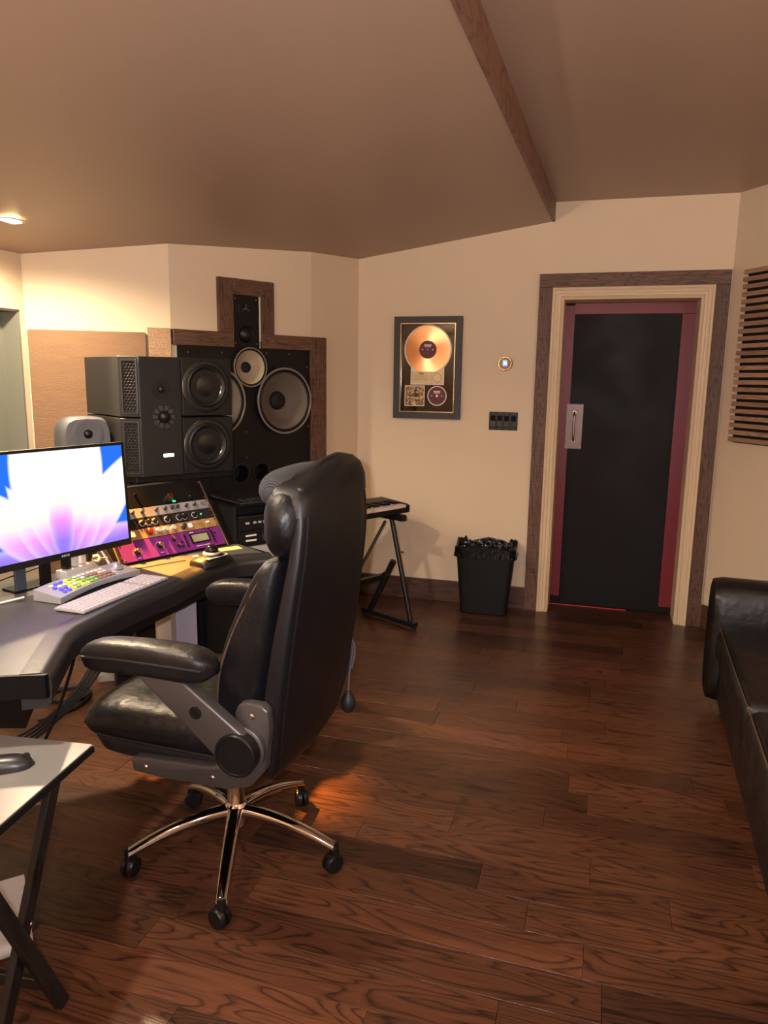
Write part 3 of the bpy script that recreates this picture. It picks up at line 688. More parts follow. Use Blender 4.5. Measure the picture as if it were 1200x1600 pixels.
part('side_box', BLACKPL, DK, lambda mb: mb.prism([(-0.985, 1.90), (-1.02, 2.02), (-1.40, 2.0), (-1.36, 1.89)], 0.53, 0.655), False)
part('apron', SATIN, DK, lambda mb: mb.prism([(-0.90, 2.3), (-0.72, 2.86), (-0.62, 3.02), (-0.66, 3.04), (-0.75, 2.90), (-0.94, 2.32)], 0.62, 0.715), False)
LEGM = mat('lilac_grey_steel', (150, 144, 156), 0.45)
part('leg', LEGM, DK, lambda mb: mb.box((-0.842, 2.985, 0.357), (0.088, 0.09, 0.71), 0.003, rot=Euler((0, 0, R(30)))), False, label='pale lilac grey steel leg')
part('leg', LEGM, DK, lambda mb: mb.box((-1.48, 2.05, 0.357), (0.088, 0.09, 0.71), 0.003, rot=Euler((0, 0, R(30)))), False)
part('leg', BLACKPL, DK, lambda mb: mb.box((-1.06, 2.86, 0.357), (0.07, 0.06, 0.71), 0.003, rot=Euler((0, 0, R(30)))), False)

# ------------------------------------------------------------------ outboard rack on the desk
RAZK = 50.27
RBL = Vector((-1.037, 2.815)); rdir = Vector((math.cos(R(RAZK)), math.sin(R(RAZK)))); rbk = Vector((-rdir.y, rdir.x))
RW = 0.545; RBK, RH = 0.199, 0.271
slen = math.hypot(RBK, RH); sang = math.atan2(RBK, RH)
rk = thing('rack_case', 'black slant-front rack case holding the purple compressor on the desk', 'rack', (RBL.x, RBL.y, DTOP), RAZK)
side = [(0, 0), (RBK + 0.004, RH), (RBK + 0.08, RH), (RBK + 0.08, 0.0)]
EDGE = mat('tan_edge_banding', (120, 92, 62), 0.5)
for x0 in (0.0, RW - 0.018):
    sd = part('side_panel', SATIN, rk, lambda mb: mb.prism([(y, z + 0.001) for y, z in side], x0, x0 + 0.018, 'X'), False)
    part('edge_band', EDGE, sd, lambda mb: mb.prism([(-0.0015, 0.003), (RBK + 0.0025, RH + 0.001), (RBK + 0.004, RH), (0.001, 0.002)], x0 + 0.001, x0 + 0.006, 'X'), False)
part('base_rail', SATIN, rk, lambda mb: mb.box2((0.018, 0.07, 0.001), (RW - 0.018, 0.12, 0.012)), False)
part('top_rail', SATIN, rk, lambda mb: mb.box2((0.018, RBK + 0.036, RH - 0.004), (RW - 0.018, RBK + 0.08, RH + 0.004)), False)
part('back_panel', BLACKM, rk, lambda mb: mb.box2((0.018, RBK + 0.07, 0.002), (RW - 0.018, RBK + 0.08, RH - 0.005)), False)
U = slen / 8.15
# frame of a unit: X along the width, Y up the slope, Z out of the panel
Xv = Vector((rdir.x, rdir.y, 0)); Yv = Vector((rbk.x * math.sin(sang), rbk.y * math.sin(sang), math.cos(sang))); Zv = Xv.cross(Yv)
def rack_unit(name, label, u0, nu, mface):
    o = thing(name, label, 'rack unit', group=None)
    p = Vector((RBL.x, RBL.y, DTOP)) + Xv * 0.0205 + Yv * (0.012 + u0 * U) + Zv * 0.001
    o.matrix_world = Matrix(((Xv.x, Yv.x, Zv.x, p.x), (Xv.y, Yv.y, Zv.y, p.y), (Xv.z, Yv.z, Zv.z, p.z), (0, 0, 0, 1)))
    w = RW - 0.041; h = nu * U - 0.0012
    fpn = part('face_plate', mface, o, lambda mb: mb.box2((0, 0, -0.001), (w, h, 0.004), 0.0008, 1), False)
    part('chassis', BLACKM, o, lambda mb: mb.box2((0.03, 0.004, -0.028), (w - 0.03, h - 0.004, -0.001)), False)
    for sx in (0.008, w - 0.008):
        for sy in ((0.008, h - 0.008) if nu > 1 else (h / 2,)):
            part('screw', STEEL, fpn, lambda mb: mb.lathe([(0, 0.0022), (0.004, 0.0018), (0.0045, 0)], (sx, sy, 0.004), (0, 0, 1), 10))
    return o, w, h
def knob(o, x, y, r, hgt, m, top=None):
    k = part('knob', m, o, lambda mb: mb.lathe([(r * 1.15, 0), (r * 1.15, hgt * 0.2), (r, hgt * 0.3), (r * 0.94, hgt * 0.95), (r * 0.86, hgt)] + ([(0, hgt)] if top is None else [(r * 0.8, hgt)]), (x, y, 0.004), (0, 0, 1), 20))
    if top is not None: part('cap', top, k, lambda mb: mb.lathe([(r * 0.86, hgt * 0.98), (r * 0.8, hgt * 1.06), (0, hgt * 1.06)], (x, y, 0.004), (0, 0, 1), 20))
    return k
PURP = mat('purple_anodised', (116, 44, 128), 0.38, 0.25)
pu, w, h = rack_unit('purple_rack_unit', 'purple compressor unit with small grey display and black knobs', 0, 2.15, PURP)
knob(pu, 0.072, 0.036, 0.0115, 0.02, BLACKPL, STEEL); knob(pu, 0.180, 0.046, 0.0115, 0.02, BLACKPL, STEEL)
knob(pu, 0.255, 0.062, 0.008, 0.016, BLACKPL, STEEL); knob(pu, 0.268, 0.030, 0.008, 0.016, BLACKPL, STEEL)
WPR = mat('white_panel_print', (214, 200, 220), 0.6)
def ticks(mb):
    for cx, cy in ((0.072, 0.036), (0.180, 0.046)):
        for k in range(11):
            a = R(-30 + 24 * k); mb.box((cx + 0.019 * math.cos(a), cy + 0.019 * math.sin(a), 0.0043), (0.0022, 0.0022, 0.0008))
    mb.box((0.072, 0.010, 0.0043), (0.016, 0.002, 0.0008)); mb.box((0.180, 0.016, 0.0043), (0.016, 0.002, 0.0008)); mb.box((0.385, 0.013, 0.0043), (0.07, 0.0025, 0.0008)); mb.box((0.352, 0.080, 0.0043), (0.02, 0.004, 0.0008))
part('legend', WPR, pu, ticks, False)
ds = part('display', BLACKPL, pu, lambda mb: mb.box2((0.335, 0.026, 0.004), (0.430, 0.072, 0.009), 0.001), False)
part('screen', mat('grey_lcd', (140, 140, 116), 0.25), ds, lambda mb: mb.box2((0.342, 0.032, 0.009), (0.423, 0.066, 0.0095)), False)
for x in (0.312, 0.452):
    vs = part('slider_slot', BLACKPL, pu, lambda mb: mb.box2((x - 0.005, 0.016, 0.004), (x + 0.005, 0.078, 0.0055)), False)
    for k in range(5): part('button', mat('dark_button', (36, 34, 38), 0.4), vs, lambda mb: mb.box((x, 0.022 + 0.0125 * k, 0.007), (0.008, 0.006, 0.004), 0.001), False)
for x, y in ((0.288, 0.026), (0.288, 0.044), (0.444, 0.084), (0.466, 0.06)): part('button', BLACKPL, pu, lambda mb: mb.box((x, y, 0.006), (0.007, 0.007, 0.005), 0.001), False)

BRASS = mat('amber_brass_plate', (176, 140, 96), 0.35, 0.4)
br, w, h = rack_unit('brass_rack_unit', 'brass-coloured one-row unit with grey knobs and white buttons above the purple unit', 2.2, 1.1, BRASS)
for x, c in ((0.16, (120, 26, 30)), (0.20, (150, 148, 150)), (0.235, (160, 158, 160)), (0.272, (170, 168, 170)), (0.325, (56, 54, 56))):
    knob(br, x, h / 2, 0.0115, 0.018, mat('knob_%d_%d' % (c[0], c[1]), c, 0.3, 0.3))
for x in (0.354, 0.364): part('button', WHITEP, br, lambda mb: mb.box((x, h / 2, 0.008), (0.009, 0.022, 0.008), 0.001), False)
part('button', WHITEP, br, lambda mb: mb.box((0.455, h / 2 + 0.004, 0.0065), (0.016, 0.008, 0.005), 0.001), False)
part('button', WHITEP, br, lambda mb: mb.box((0.08, h / 2, 0.008), (0.022, 0.020, 0.008), 0.001), False)
for k in range(7): part('lamp', mat('amber_pilot', (210, 160, 60), 0.3), br, lambda mb: mb.box((0.385 + 0.007 * k, h * 0.75, 0.005), (0.004, 0.003, 0.002)), False)
bl, w, h = rack_unit('black_rack_unit', 'black one-row unit with ring-marked knobs between brass and silver units', 3.35, 1.1, BLACKP)
for x in (0.145, 0.175, 0.205, 0.265, 0.325, 0.352, 0.405):
    kk = knob(bl, x, h / 2, 0.0095, 0.016, BLACKPL)
    part('dial_ring', WPR, kk, lambda mb: mb.lathe([(0.013, 0.0002), (0.013, 0.0007), (0.0145, 0.0007), (0.0145, 0.0002)], (x, h / 2, 0.004), (0, 0, 1), 20))
part('lamp', mat('green_pilot', (60, 220, 110), 0.3, emit=(60, 230, 120), estr=2), bl, lambda mb: mb.lathe([(0, 0.003), (0.003, 0.002), (0.0035, 0)], (0.44, h / 2, 0.004), (0, 0, 1), 10))
sv, w, h = rack_unit('silver_rack_unit', 'brushed silver one-row unit with dark knobs above the black-faced unit', 4.5, 1.1, mat('brushed_alu', (170, 170, 178), 0.35, 0.6))
for x in (0.12, 0.165, 0.232, 0.275, 0.310, 0.338, 0.382, 0.425): knob(sv, x, h / 2 + 0.003, 0.007, 0.014, mat('dark_grey_knob', (44, 44, 48), 0.4))
part('legend', BLACKPL, sv, lambda mb: [mb.box((0.465 + 0.008 * (k % 3), h / 2 - 0.006 + 0.007 * (k // 3), 0.0043), (0.004, 0.003, 0.0008)) for k in range(9)], False)
tp, w, h = rack_unit('tall_black_rack_unit', 'tall black-faced unit at top of rack with two big glossy knobs', 5.65, 2.3, mat('gloss_black_face', (12, 12, 13), 0.25))
GK = mat('gloss_black_knob', (14, 14, 14), 0.08)
for x, y in ((0.09, 0.020), (0.31, 0.022)): knob(tp, x, y, 0.016, 0.03, GK, mat('amber_glint_cap', (196, 150, 60), 0.15, 1.0))  # yellow cap colour stands in for the amber lamp's reflection
knob(tp, 0.165, 0.06, 0.006, 0.012, GK); knob(tp, 0.425, 0.018, 0.008, 0.014, GK)
part('lamp', mat('green_glow', (40, 210, 90), 0.3, emit=(40, 230, 100), estr=4), tp, lambda mb: mb.box((0.335, 0.007, 0.0055), (0.012, 0.006, 0.003), 0.001))

# side cabinet behind the chair with black units and a flat controller on top
sc_ = thing('side_rack_cabinet', 'black equipment cabinet behind the chair, standing under the flat controller', 'cabinet', (-0.700, 3.395, 0), 40)
part('carcass', BLACKM, sc_, lambda mb: (mb.box2((0, 0.02, 0.0), (0.018, 0.34, 0.905)), mb.box2((0.342, 0.02, 0.0), (0.36, 0.34, 0.905)), mb.box2((0, 0.02, 0.889), (0.36, 0.34, 0.905)), mb.box2((0.018, 0.325, 0), (0.342, 0.34, 0.889)), mb.box2((0.018, 0.02, 0), (0.342, 0.34, 0.02))), False)
for nm, z0, z1 in (('power_amplifier', 0.775, 0.845), ('patch_unit', 0.700, 0.772)):
    un = thing(nm, {'power_amplifier': 'black unit with row of white square buttons in the side cabinet', 'patch_unit': 'black unit with two white bar rows and round dial in the side cabinet'}[nm], 'rack unit', (-0.700, 3.395, 0), 40)
    part('face_plate', SATIN, un, lambda mb: mb.box2((0.019, 0.0, z0), (0.341, 0.05, z1), 0.001), False)
    if nm == 'power_amplifier':
        part('top_lip', GREYM, un, lambda mb: mb.box2((0.019, -0.006, z1 - 0.003), (0.341, 0.0, z1)), False)
        for x, ww in ((0.065, 0.02), (0.105, 0.015), (0.132, 0.015), (0.158, 0.014)): part('button', mat('pale_button', (170, 166, 164), 0.4), un, lambda mb: mb.box((x, -0.002, z0 + 0.036), (ww, 0.006, 0.010), 0.001), False)
    else:
        for z in (z0 + 0.026, z0 + 0.05): part('jack_row', WHITEP, un, lambda mb: mb.box2((0.055, -0.003, z - 0.004), (0.112, 0.0, z + 0.004)), False)
        part('dial', GREYM, un, lambda mb: mb.lathe([(0.021, 0), (0.021, 0.004), (0.018, 0.004), (0.017, 0.001), (0, 0.001)], (0.165, 0.0, z0 + 0.036), seg=28))
dw = thing('pale_grey_panel', 'pale grey blank panel below the black units of the side cabinet', 'panel', (-0.700, 3.395, 0), 40)
part('panel', mat('pale_grey_laminate', (170, 166, 160), 0.5), dw, lambda mb: mb.box2((0.019, 0.0, 0.59), (0.21, 0.02, 0.694), 0.001), False)
fc = thing('flat_controller', 'thin black control surface lying on top of the side cabinet', 'controller', (-0.664, 3.360, 0), 40)
part('body', BLACKPL, fc, lambda mb: mb.prism([(0.0, 0.906), (0.30, 0.906), (0.30, 0.935), (0.0, 0.920)], 0.0, 0.32, 'X', 0.002, 1), False)
part('rim', mat('thin_grey_rim', (92, 90, 88), 0.4, 0.4), fc, lambda mb: (mb.box2((0.0, -0.0015, 0.917), (0.32, 0.001, 0.9195)), mb.box2((-0.0012, 0.0, 0.917), (0.001, 0.3, 0.9195))), False)
for k in range(12): part('key', mat('dark_key', (38, 38, 40), 0.4), fc, lambda mb: mb.box((0.03 + 0.034 * (k % 6), 0.03 + 0.035 * (k // 6), 0.9235 + 0.00175 * (k // 6)), (0.024, 0.024, 0.006), 0.002), False)

# ------------------------------------------------------------------ computer display
MZ = 0.842
mon = thing('computer_monitor', 'wide black computer monitor glowing with a white, violet and blue petal wallpaper', 'monitor', (-0.999, 2.843, 0), 60)
MW, MH = 0.60, 0.402
tilt = Matrix.Translation((0, 0, MZ)) @ Matrix.Rotation(R(-3), 4, 'X')
bz = part('bezel', BLACKPL, mon, lambda mb: (mb.box2((-MW, 0.002, 0), (0, 0.028, MH), 0.003), mb.box2((-MW, -0.004, 0), (0, 0.004, 0.024), 0.001), mb.box2((-MW, -0.004, MH - 0.011), (0, 0.004, MH), 0.001), mb.box2((-MW, -0.004, 0.024), (-MW + 0.011, 0.004, MH - 0.011), 0.001), mb.box2((-0.011, -0.004, 0.024), (0, 0.004, MH - 0.011), 0.001)), False)
bz.matrix_local = tilt
def screen_mat():
    """petal wallpaper: soft leaves fanning out of a point below the picture, written in the screen's own object coordinates"""
    m = bpy.data.materials.new('petal_wallpaper'); m.use_nodes = True; nt = m.node_tree; N = nt.nodes.new; L = nt.links.new
    nt.nodes.remove(nt.nodes['Principled BSDF']); out = nt.nodes['Material Output']
    em = N('ShaderNodeEmission'); em.inputs[1].default_value = 0.62; L(em.outputs[0], out.inputs[0])
    tc = N('ShaderNodeTexCoord'); sp = N('ShaderNodeSeparateXYZ'); L(tc.outputs['Object'], sp.inputs[0])
    def M(op, a, b=None, c=None, clamp=False):
        n = N('ShaderNodeMath'); n.operation = op; n.use_clamp = clamp
        for i, v in enumerate((a, b, c)):
            if v is None: continue
            if isinstance(v, (int, float)): n.inputs[i].default_value = v
            else: L(v, n.inputs[i])
        return n.outputs[0]
    X, Z = sp.outputs[0], sp.outputs[2]
    def mixc(f, a, b):
        n = N('ShaderNodeMix'); n.data_type = 'RGBA'; L(f, n.inputs[0])
        for k, v in ((6, a), (7, b)):
            if isinstance(v, tuple): n.inputs[k].default_value = v
            else: L(v, n.inputs[k])
        return n.outputs[2]
    blue = lin((40, 112, 232)); white = lin((255, 253, 250)); pink = lin((236, 150, 246)); vio = lin((150, 120, 246)); cream = lin((252, 238, 226))
    ramp_z = N('ShaderNodeMapRange'); ramp_z.inputs[1].default_value = 0.0; ramp_z.inputs[2].default_value = 0.40; L(Z, ramp_z.inputs[0])
    def petal_col(z_shift):
        r = N('ShaderNodeValToRGB'); L(M('ADD', ramp_z.outputs[0], z_shift), r.inputs[0]); cr = r.color_ramp
        cr.elements[0].position = 0.04; cr.elements[0].color = vio; cr.elements[1].position = 0.60; cr.elements[1].color = white
        e = cr.elements.new(0.24); e.color = pink; e = cr.elements.new(0.40); e.color = cream
        return r.outputs[0]
    colr = blue
    # petals: axis angle (deg from +Z, + to the right), half width, tip length, colour shift
    px, pz = -0.300, -0.03
    for ang, hw, tip, sh in ((-80, 0.075, 0.42, -0.30), (80, 0.09, 0.50, -0.05), (-47, 0.085, 0.55, 0.05), (43, 0.092, 0.62, 0.05), (1, 0.192, 0.90, 0.22), (-32, 0.075, 0.38, 0.03), (33, 0.075, 0.38, 0.05), (-15, 0.075, 0.56, 0.02), (15, 0.075, 0.56, 0.0), (0, 0.055, 0.44, -0.12)):
        a = R(ang); ca, sa = math.cos(a), math.sin(a)
        dx = M('SUBTRACT', X, px); dz = M('SUBTRACT', Z, pz)
        u = M('ADD', M('MULTIPLY', dx, sa), M('MULTIPLY', dz, ca)); v = M('ABSOLUTE', M('SUBTRACT', M('MULTIPLY', dx, ca), M('MULTIPLY', dz, sa)))
        t = M('DIVIDE', u, tip, clamp=True)
        wdt = M('MULTIPLY', M('SINE', M('MULTIPLY', M('POWER', t, 0.75), PI)), hw)
        inside = M('MULTIPLY', M('SUBTRACT', wdt, v), 90.0, clamp=True)
        edge = M('DIVIDE', v, M('MAXIMUM', wdt, 0.001), clamp=True)
        pc = mixc(M('MULTIPLY', M('POWER', edge, 3.0), 0.55), petal_col(sh), white)
        colr = mixc(inside, colr, pc)
    L(colr, em.inputs[0]); MATS['screen'] = m
    return m
sc_o = part('screen', screen_mat(), bz, lambda mb: mb.box2((-MW + 0.011, -0.0015, 0.024), (-0.011, 0.003, MH - 0.011)), False)
part('logo', mat('logo_grey', (150, 150, 152), 0.4), bz, lambda mb: [mb.box((-MW / 2 + dx, -0.0045, 0.0125), (ww, 0.001, hh)) for dx, ww, hh in ((-0.013, 0.006, 0.007), (-0.004, 0.006, 0.007), (0.004, 0.003, 0.008), (0.012, 0.007, 0.007))], False)
part('stand_arm', mat('slate_stand', (74, 84, 98), 0.4, 0.3), mon, lambda mb: mb.box2((-0.475, 0.032, 0.756), (-0.435, 0.044, 1.0), 0.002), False)
part('stand_arm', BLACKPL, mon, lambda mb: mb.box2((-0.375, 0.035, 0.756), (-0.335, 0.05, 1.0), 0.002), False)
part('stand_foot', BLACKPL, mon, lambda mb: mb.box2((-0.48, 0.03, 0.7505), (-0.33, 0.11, 0.758), 0.003), False)

# ------------------------------------------------------------------ things on the desk
kb = thing('computer_keyboard', 'slim white computer keyboard with pale keys at desk edge', 'keyboard', (-0.942, 2.223, DTOP + 0.0035), 71)
part('tray', mat('silver_tray', (170, 168, 172), 0.35, 0.3), kb, lambda mb: mb.prism([(0, 0.0), (0.445, 0.0), (0.445, 0.118), (0.0, 0.118)], 0.0, 0.008, 'Z', 0.002, 1), False)
KEYM = mat('white_keycap', (186, 180, 190), 0.45)
kc0 = None
for rr in range(6):
    for cc in range(21):
        if rr == 0 and 3 < cc < 9: continue
        if cc in (15,): continue
        x = 0.014 + cc * 0.0208; y = 0.011 + rr * 0.0185
        if kc0 is None:
            kc0 = part('key', KEYM, kb, lambda mb: mb.box((0, 0, 0), (0.0172, 0.0152, 0.004), 0.001, 1), False); kc0.location = (x, y, 0.0095)
        else: share(kc0, 'key', kb, (x, y, 0.0095))
part('space_bar', KEYM, kb, lambda mb: mb.box((0.139, 0.011, 0.0095), (0.1005, 0.0152, 0.004), 0.001, 1), False)

cs = thing('control_surface', 'silver wedge control surface with coloured buttons and jog knob', 'controller', (-1.058, 2.325, DTOP), 70)
def wedge(mb):
    n = 14; rings = []
    L_ = 0.40
    for i in range(n + 1):
        x = L_ * i / n; sag = 0.012 * math.sin(PI * i / n); lift = 0.016 * math.sin(PI * min(1, i / n))
        rings.append([(x, 0.0 + sag, 0.003 + lift * 0.7), (x, 0.0 + sag, 0.024 + lift * 0.5), (x, 0.115, 0.040 + lift * 0.5), (x, 0.115, 0.003)])
    mb.loft(rings)
part('body', mat('silver_shell', (176, 178, 184), 0.35, 0.4), cs, wedge, True, 30)
def cs_z(x, y): return 0.024 + 0.008 * math.sin(PI * x / 0.40) + 0.016 * (y / 0.115) + 0.002
BC = {'b': mat('blue_button', (70, 70, 220), 0.4, emit=(60, 60, 230), estr=0.35), 'y': mat('yellow_button', (226, 224, 70), 0.4, emit=(220, 220, 60), estr=0.35), 'g': mat('green_button', (120, 190, 80), 0.4), 'w': mat('cream_button', (226, 216, 196), 0.45), 'r': mat('brown_button', (150, 104, 88), 0.45)}
rows = ['bbygyyggrrrr', 'bbywygggrrrr', 'bwwyygwrrrww', 'wbbygwwwwwww']
for j, rw in enumerate(rows):
    for i, ch in enumerate(rw):
        x = 0.045 + i * 0.0215 + 0.005 * (j % 2); y = 0.024 + j * 0.021
        part('button', BC[ch], cs, lambda mb: mb.lathe([(0.0078, 0), (0.0078, 0.003), (0.006, 0.0045), (0, 0.0048)], (x, y, cs_z(x, y) - 0.001), (0, 0, 1), 12))
part('jog_knob', mat('satin_knob', (196, 198, 204), 0.3, 0.7), cs, lambda mb: mb.lathe([(0.026, 0), (0.026, 0.004), (0.020, 0.008), (0.018, 0.018), (0.012, 0.022), (0, 0.023)], (0.345, 0.065, cs_z(0.345, 0.065) - 0.002), (0, 0, 1), 28))

tb = thing('trackball', 'black and silver trackball mouse with big dark ball', 'trackball', (-0.690, 2.80, DTOP), 58)
def tb_body(mb):
    rings = []
    for x, w0, z in ((0.0, 0.036, 0.018), (0.006, 0.044, 0.026), (0.05, 0.050, 0.040), (0.10, 0.052, 0.044), (0.15, 0.046, 0.030), (0.17, 0.036, 0.016)):
        rings.append([(x, 0.06 - w0 * 1.05, 0.001), (x, 0.06 - w0, z * 0.55), (x, 0.06 - w0 * 0.75, z), (x, 0.06 + w0 * 0.75, z), (x, 0.06 + w0, z * 0.55), (x, 0.06 + w0 * 1.05, 0.001)])
    mb.loft(rings)
part('shell', BLACKPL, tb, tb_body, True, 50)
part('ring', SILVER, tb, lambda mb: mb.lathe([(0.036, 0.0), (0.036, 0.006), (0.030, 0.010), (0.027, 0.009)], (0.085, 0.06, 0.040), (0, 0, 1), 28))
part('ball', mat('black_ball', (12, 12, 13), 0.08), tb, lambda mb: mb.ball((0.085, 0.06, 0.052), (0.0275, 0.0275, 0.0275), 24))
for y0 in (0.012, 0.078): part('side_button', SILVER, tb, lambda mb: mb.prism([(0.012, 0.0), (0.125, 0.004), (0.13, 0.022), (0.04, 0.03), (0.01, 0.02)] if y0 < 0.05 else [(0.012, 0.01), (0.04, 0.0), (0.13, 0.008), (0.125, 0.026), (0.012, 0.03)], 0.0, 0.004, 'Z', 0.001, 1, Matrix.Translation((0.01, y0, 0.0325))), False)

nt_ = thing('sticky_note', 'yellow paper note lying at the foot of the rack', 'note', (0, 0, 0))
part('paper', mat('yellow_paper', (226, 190, 110), 0.7), nt_, lambda mb: mb.prism([(-0.744, 3.150), (-0.705, 3.106), (-0.622, 3.170), (-0.655, 3.222)], DTOP + 0.0005, DTOP + 0.0015), False)
tbp = thing('steel_tube', 'leaning brushed steel tube between monitor and purple unit', 'tube', (-1.082, 2.855, 0))
part('tube', STEEL, tbp, lambda mb: (mb.cyl((0.018, -0.06, 0.754), (-0.065, -0.05, 0.90), 0.017, 0.017, 20), mb.cyl((0.018, -0.06, 0.7505), (0.018, -0.06, 0.756), 0.022)), True)

# power strip with plugs on the desk
ps = thing('power_strip', 'white power strip with plugs and adapters behind the control surface', 'power strip', (-1.165, 2.62, DTOP), 75)
part('housing', WHITEP, ps, lambda mb: mb.box2((0, 0, 0.0008), (0.19, 0.05, 0.034), 0.006), True)
for k in range(4): part('socket', mat('socket_grey', (120, 118, 116), 0.5), ps, lambda mb: mb.box((0.035 + k * 0.042, 0.027, 0.0345), (0.022, 0.026, 0.002)), False)
for x, hh, m in ((0.035, 0.05, BLACKPL), (0.077, 0.055, WHITEP), (0.119, 0.04, WHITEP), (0.161, 0.05, BLACKPL)):
    pgp = part('plug', m, ps, lambda mb: mb.box((x, 0.027, 0.035 + hh / 2), (0.026, 0.03, hh), 0.004), True)
part('handle_loop', WHITEP, ps, lambda mb: mb.tube([(0.185, 0.012, 0.02), (0.205, 0.005, 0.035), (0.22, 0.027, 0.042), (0.205, 0.048, 0.035), (0.185, 0.042, 0.02)], 0.006, 8, sub=4), True)

def cable(name, label, pts, r, m, group=None, cat='cable', sub=8):
    b = MB(); b.tube(pts, r, 8, sub=sub); o = b.build(name, m); tag(o, label, cat, group); return o
CABW = mat('white_cable', (214, 212, 208), 0.45); CABB = mat('black_cable', (16, 16, 17), 0.45)
D = DTOP
cable('white_cable', 'white cable looping from the control surface across the desk', [(-1.20, 2.37, D + 0.012), (-1.26, 2.32, D + 0.005), (-1.30, 2.26, D + 0.004), (-1.36, 2.30, D + 0.004), (-1.44, 2.42, D + 0.004)], 0.0035, CABW)
cable('white_cable', 'short white cable lying flat on the desk beside the cable heap', [(-1.54, 2.30, D + 0.006), (-1.49, 2.34, D + 0.006), (-1.475, 2.38, D + 0.006), (-1.47, 2.43, D + 0.006)], 0.004, CABW)
cable('white_cable', 'coiled white cable heaped behind the monitor foot', [(-1.53, 2.42, D + 0.008), (-1.47, 2.47, D + 0.02), (-1.46, 2.54, D + 0.03), (-1.49, 2.55, D + 0.02), (-1.515, 2.48, D + 0.02), (-1.54, 2.40, D + 0.012)], 0.005, CABW)
for i in range(6):
    a = 0.013 * (i - 2.5); b = 0.0
    cable('black_cable', 'thin black cable in the tangle behind the control surface', [(-1.43 + a, 2.40 - a, D + 0.006), (-1.34 + a, 2.50 - a * 1.4, D + 0.02 + 0.006 * i), (-1.27 + a, 2.60 - a, D + 0.035 + 0.006 * i), (-1.225 + a, 2.70 - a, D + 0.085 + 0.004 * i)], 0.0026, CABB, 'black cables behind the control surface')
cable('thin_black_wire', 'thin black wire curling across the desk in front of the purple unit', [(-1.06, 2.755, D + 0.055), (-1.11, 2.745, D + 0.05), (-1.09, 2.745, D + 0.03), (-1.02, 2.765, D + 0.004), (-0.95, 2.80, D + 0.004), (-0.88, 2.87, D + 0.004), (-0.81, 2.93, D + 0.004)], 0.0018, CABB)
# ------------------------------------------------------------------ under the desk
cable('floor_cable', 'fat black cable hanging from the desk to the boards', [(-1.02, 2.36, 0.64), (-1.10, 2.44, 0.45), (-1.20, 2.46, 0.22), (-1.32, 2.42, 0.03), (-1.5, 2.3, 0.008)], 0.006, CABB)
for i in range(4):
    cable('floor_cable', 'black cable in the bundle sagging under the desk', [(-1.00 + 0.012 * i, 2.60, 0.64), (-1.045 + 0.010 * i, 2.575, 0.50 - 0.010 * i), (-1.10 + 0.004 * i, 2.52, 0.385 - 0.012 * i), (-1.18, 2.46 + 0.004 * i, 0.30 - 0.014 * i), (-1.28, 2.42 + 0.006 * i, 0.235 - 0.016 * i), (-1.42, 2.36, 0.20 - 0.016 * i)], 0.005, CABB, 'cables sagging under the desk')
coil = [(-1.47 + (0.09 + 0.004 * k / 8) * math.cos(k * 0.7), 3.25 + 0.08 * math.sin(k * 0.7), 0.008 + 0.0025 * (k // 5)) for k in range(28)]
cable('coiled_cable', 'coil of black cable lying on the floor under the desk', coil + [(-1.39, 3.12, 0.007), (-1.5, 3.0, 0.007)], 0.007, CABB, sub=4)
fs_ = thing('floor_power_strip', 'grey power strip on the floor under the desk', 'power strip', (-1.40, 3.42, 0), 15)
part('housing', mat('grey_strip', (150, 146, 140), 0.5), fs_, lambda mb: mb.box2((0, 0, 0.001), (0.30, 0.06, 0.04), 0.005), True)
for x in (0.05, 0.11, 0.17, 0.23): part('plug', BLACKPL if x > 0.1 else WHITEP, fs_, lambda mb: mb.box((x, 0.03, 0.06), (0.032, 0.04, 0.04), 0.005), True)

# ------------------------------------------------------------------ executive chair
CH = thing('office_chair', 'high-backed black leather executive chair on a chrome five-star base', 'office chair', (-0.454, 2.1225, 0), 162)
for a in (40, 112, 184, 256, 328):
    ar = R(a); d = Vector((math.cos(ar), math.sin(ar), 0)); n = Vector((-d.y, d.x, 0))
    def leg(mb):
        rings = []
        for t in range(11):
            q = t / 10; r_ = 0.022 + 0.305 * q; z = 0.155 - 0.075 * q ** 1.9; w = 0.024 - 0.007 * q; h_ = 0.020 - 0.008 * q
            c = d * r_ + Vector((0, 0, z))
            rings.append([tuple(c + n * (w * math.copysign(abs(math.cos(2 * PI * k / 14)) ** 0.7, math.cos(2 * PI * k / 14))) + Vector((0, 0, h_ * math.sin(2 * PI * k / 14)))) for k in range(14)])
        mb.loft(rings)
    lg = part('base_leg', CHROME, CH, leg, True, 60)
    def caster(mb):
        c = d * 0.327; yaw = Vector((math.cos(ar + 0.9), math.sin(ar + 0.9), 0)); sd = Vector((-yaw.y, yaw.x, 0)); ctr = c - yaw * 0.008
        for s_ in (-1, 1):
            mb.lathe([(0, 0.021), (0.026, 0.020), (0.030, 0.014), (0.030, 0.004), (0.0, 0.004)], ctr + Vector((0, 0, 0.0302)), sd * s_, 24)
        mb.cyl(c + Vector((0, 0, 0.045)), c + Vector((0, 0, 0.088)), 0.012)
        mb.box(ctr + Vector((0, 0, 0.052)), (0.03, 0.03, 0.02), 0.004)
    part('caster', BLACKPL, lg, caster)
part('gas_lift', CHROME, CH, lambda mb: (mb.lathe([(0.0, 0.108), (0.034, 0.108), (0.036, 0.13), (0.036, 0.172), (0.030, 0.180), (0.027, 0.185), (0.027, 0.40)], (0, 0, 0), (0, 0, 1), 28)))
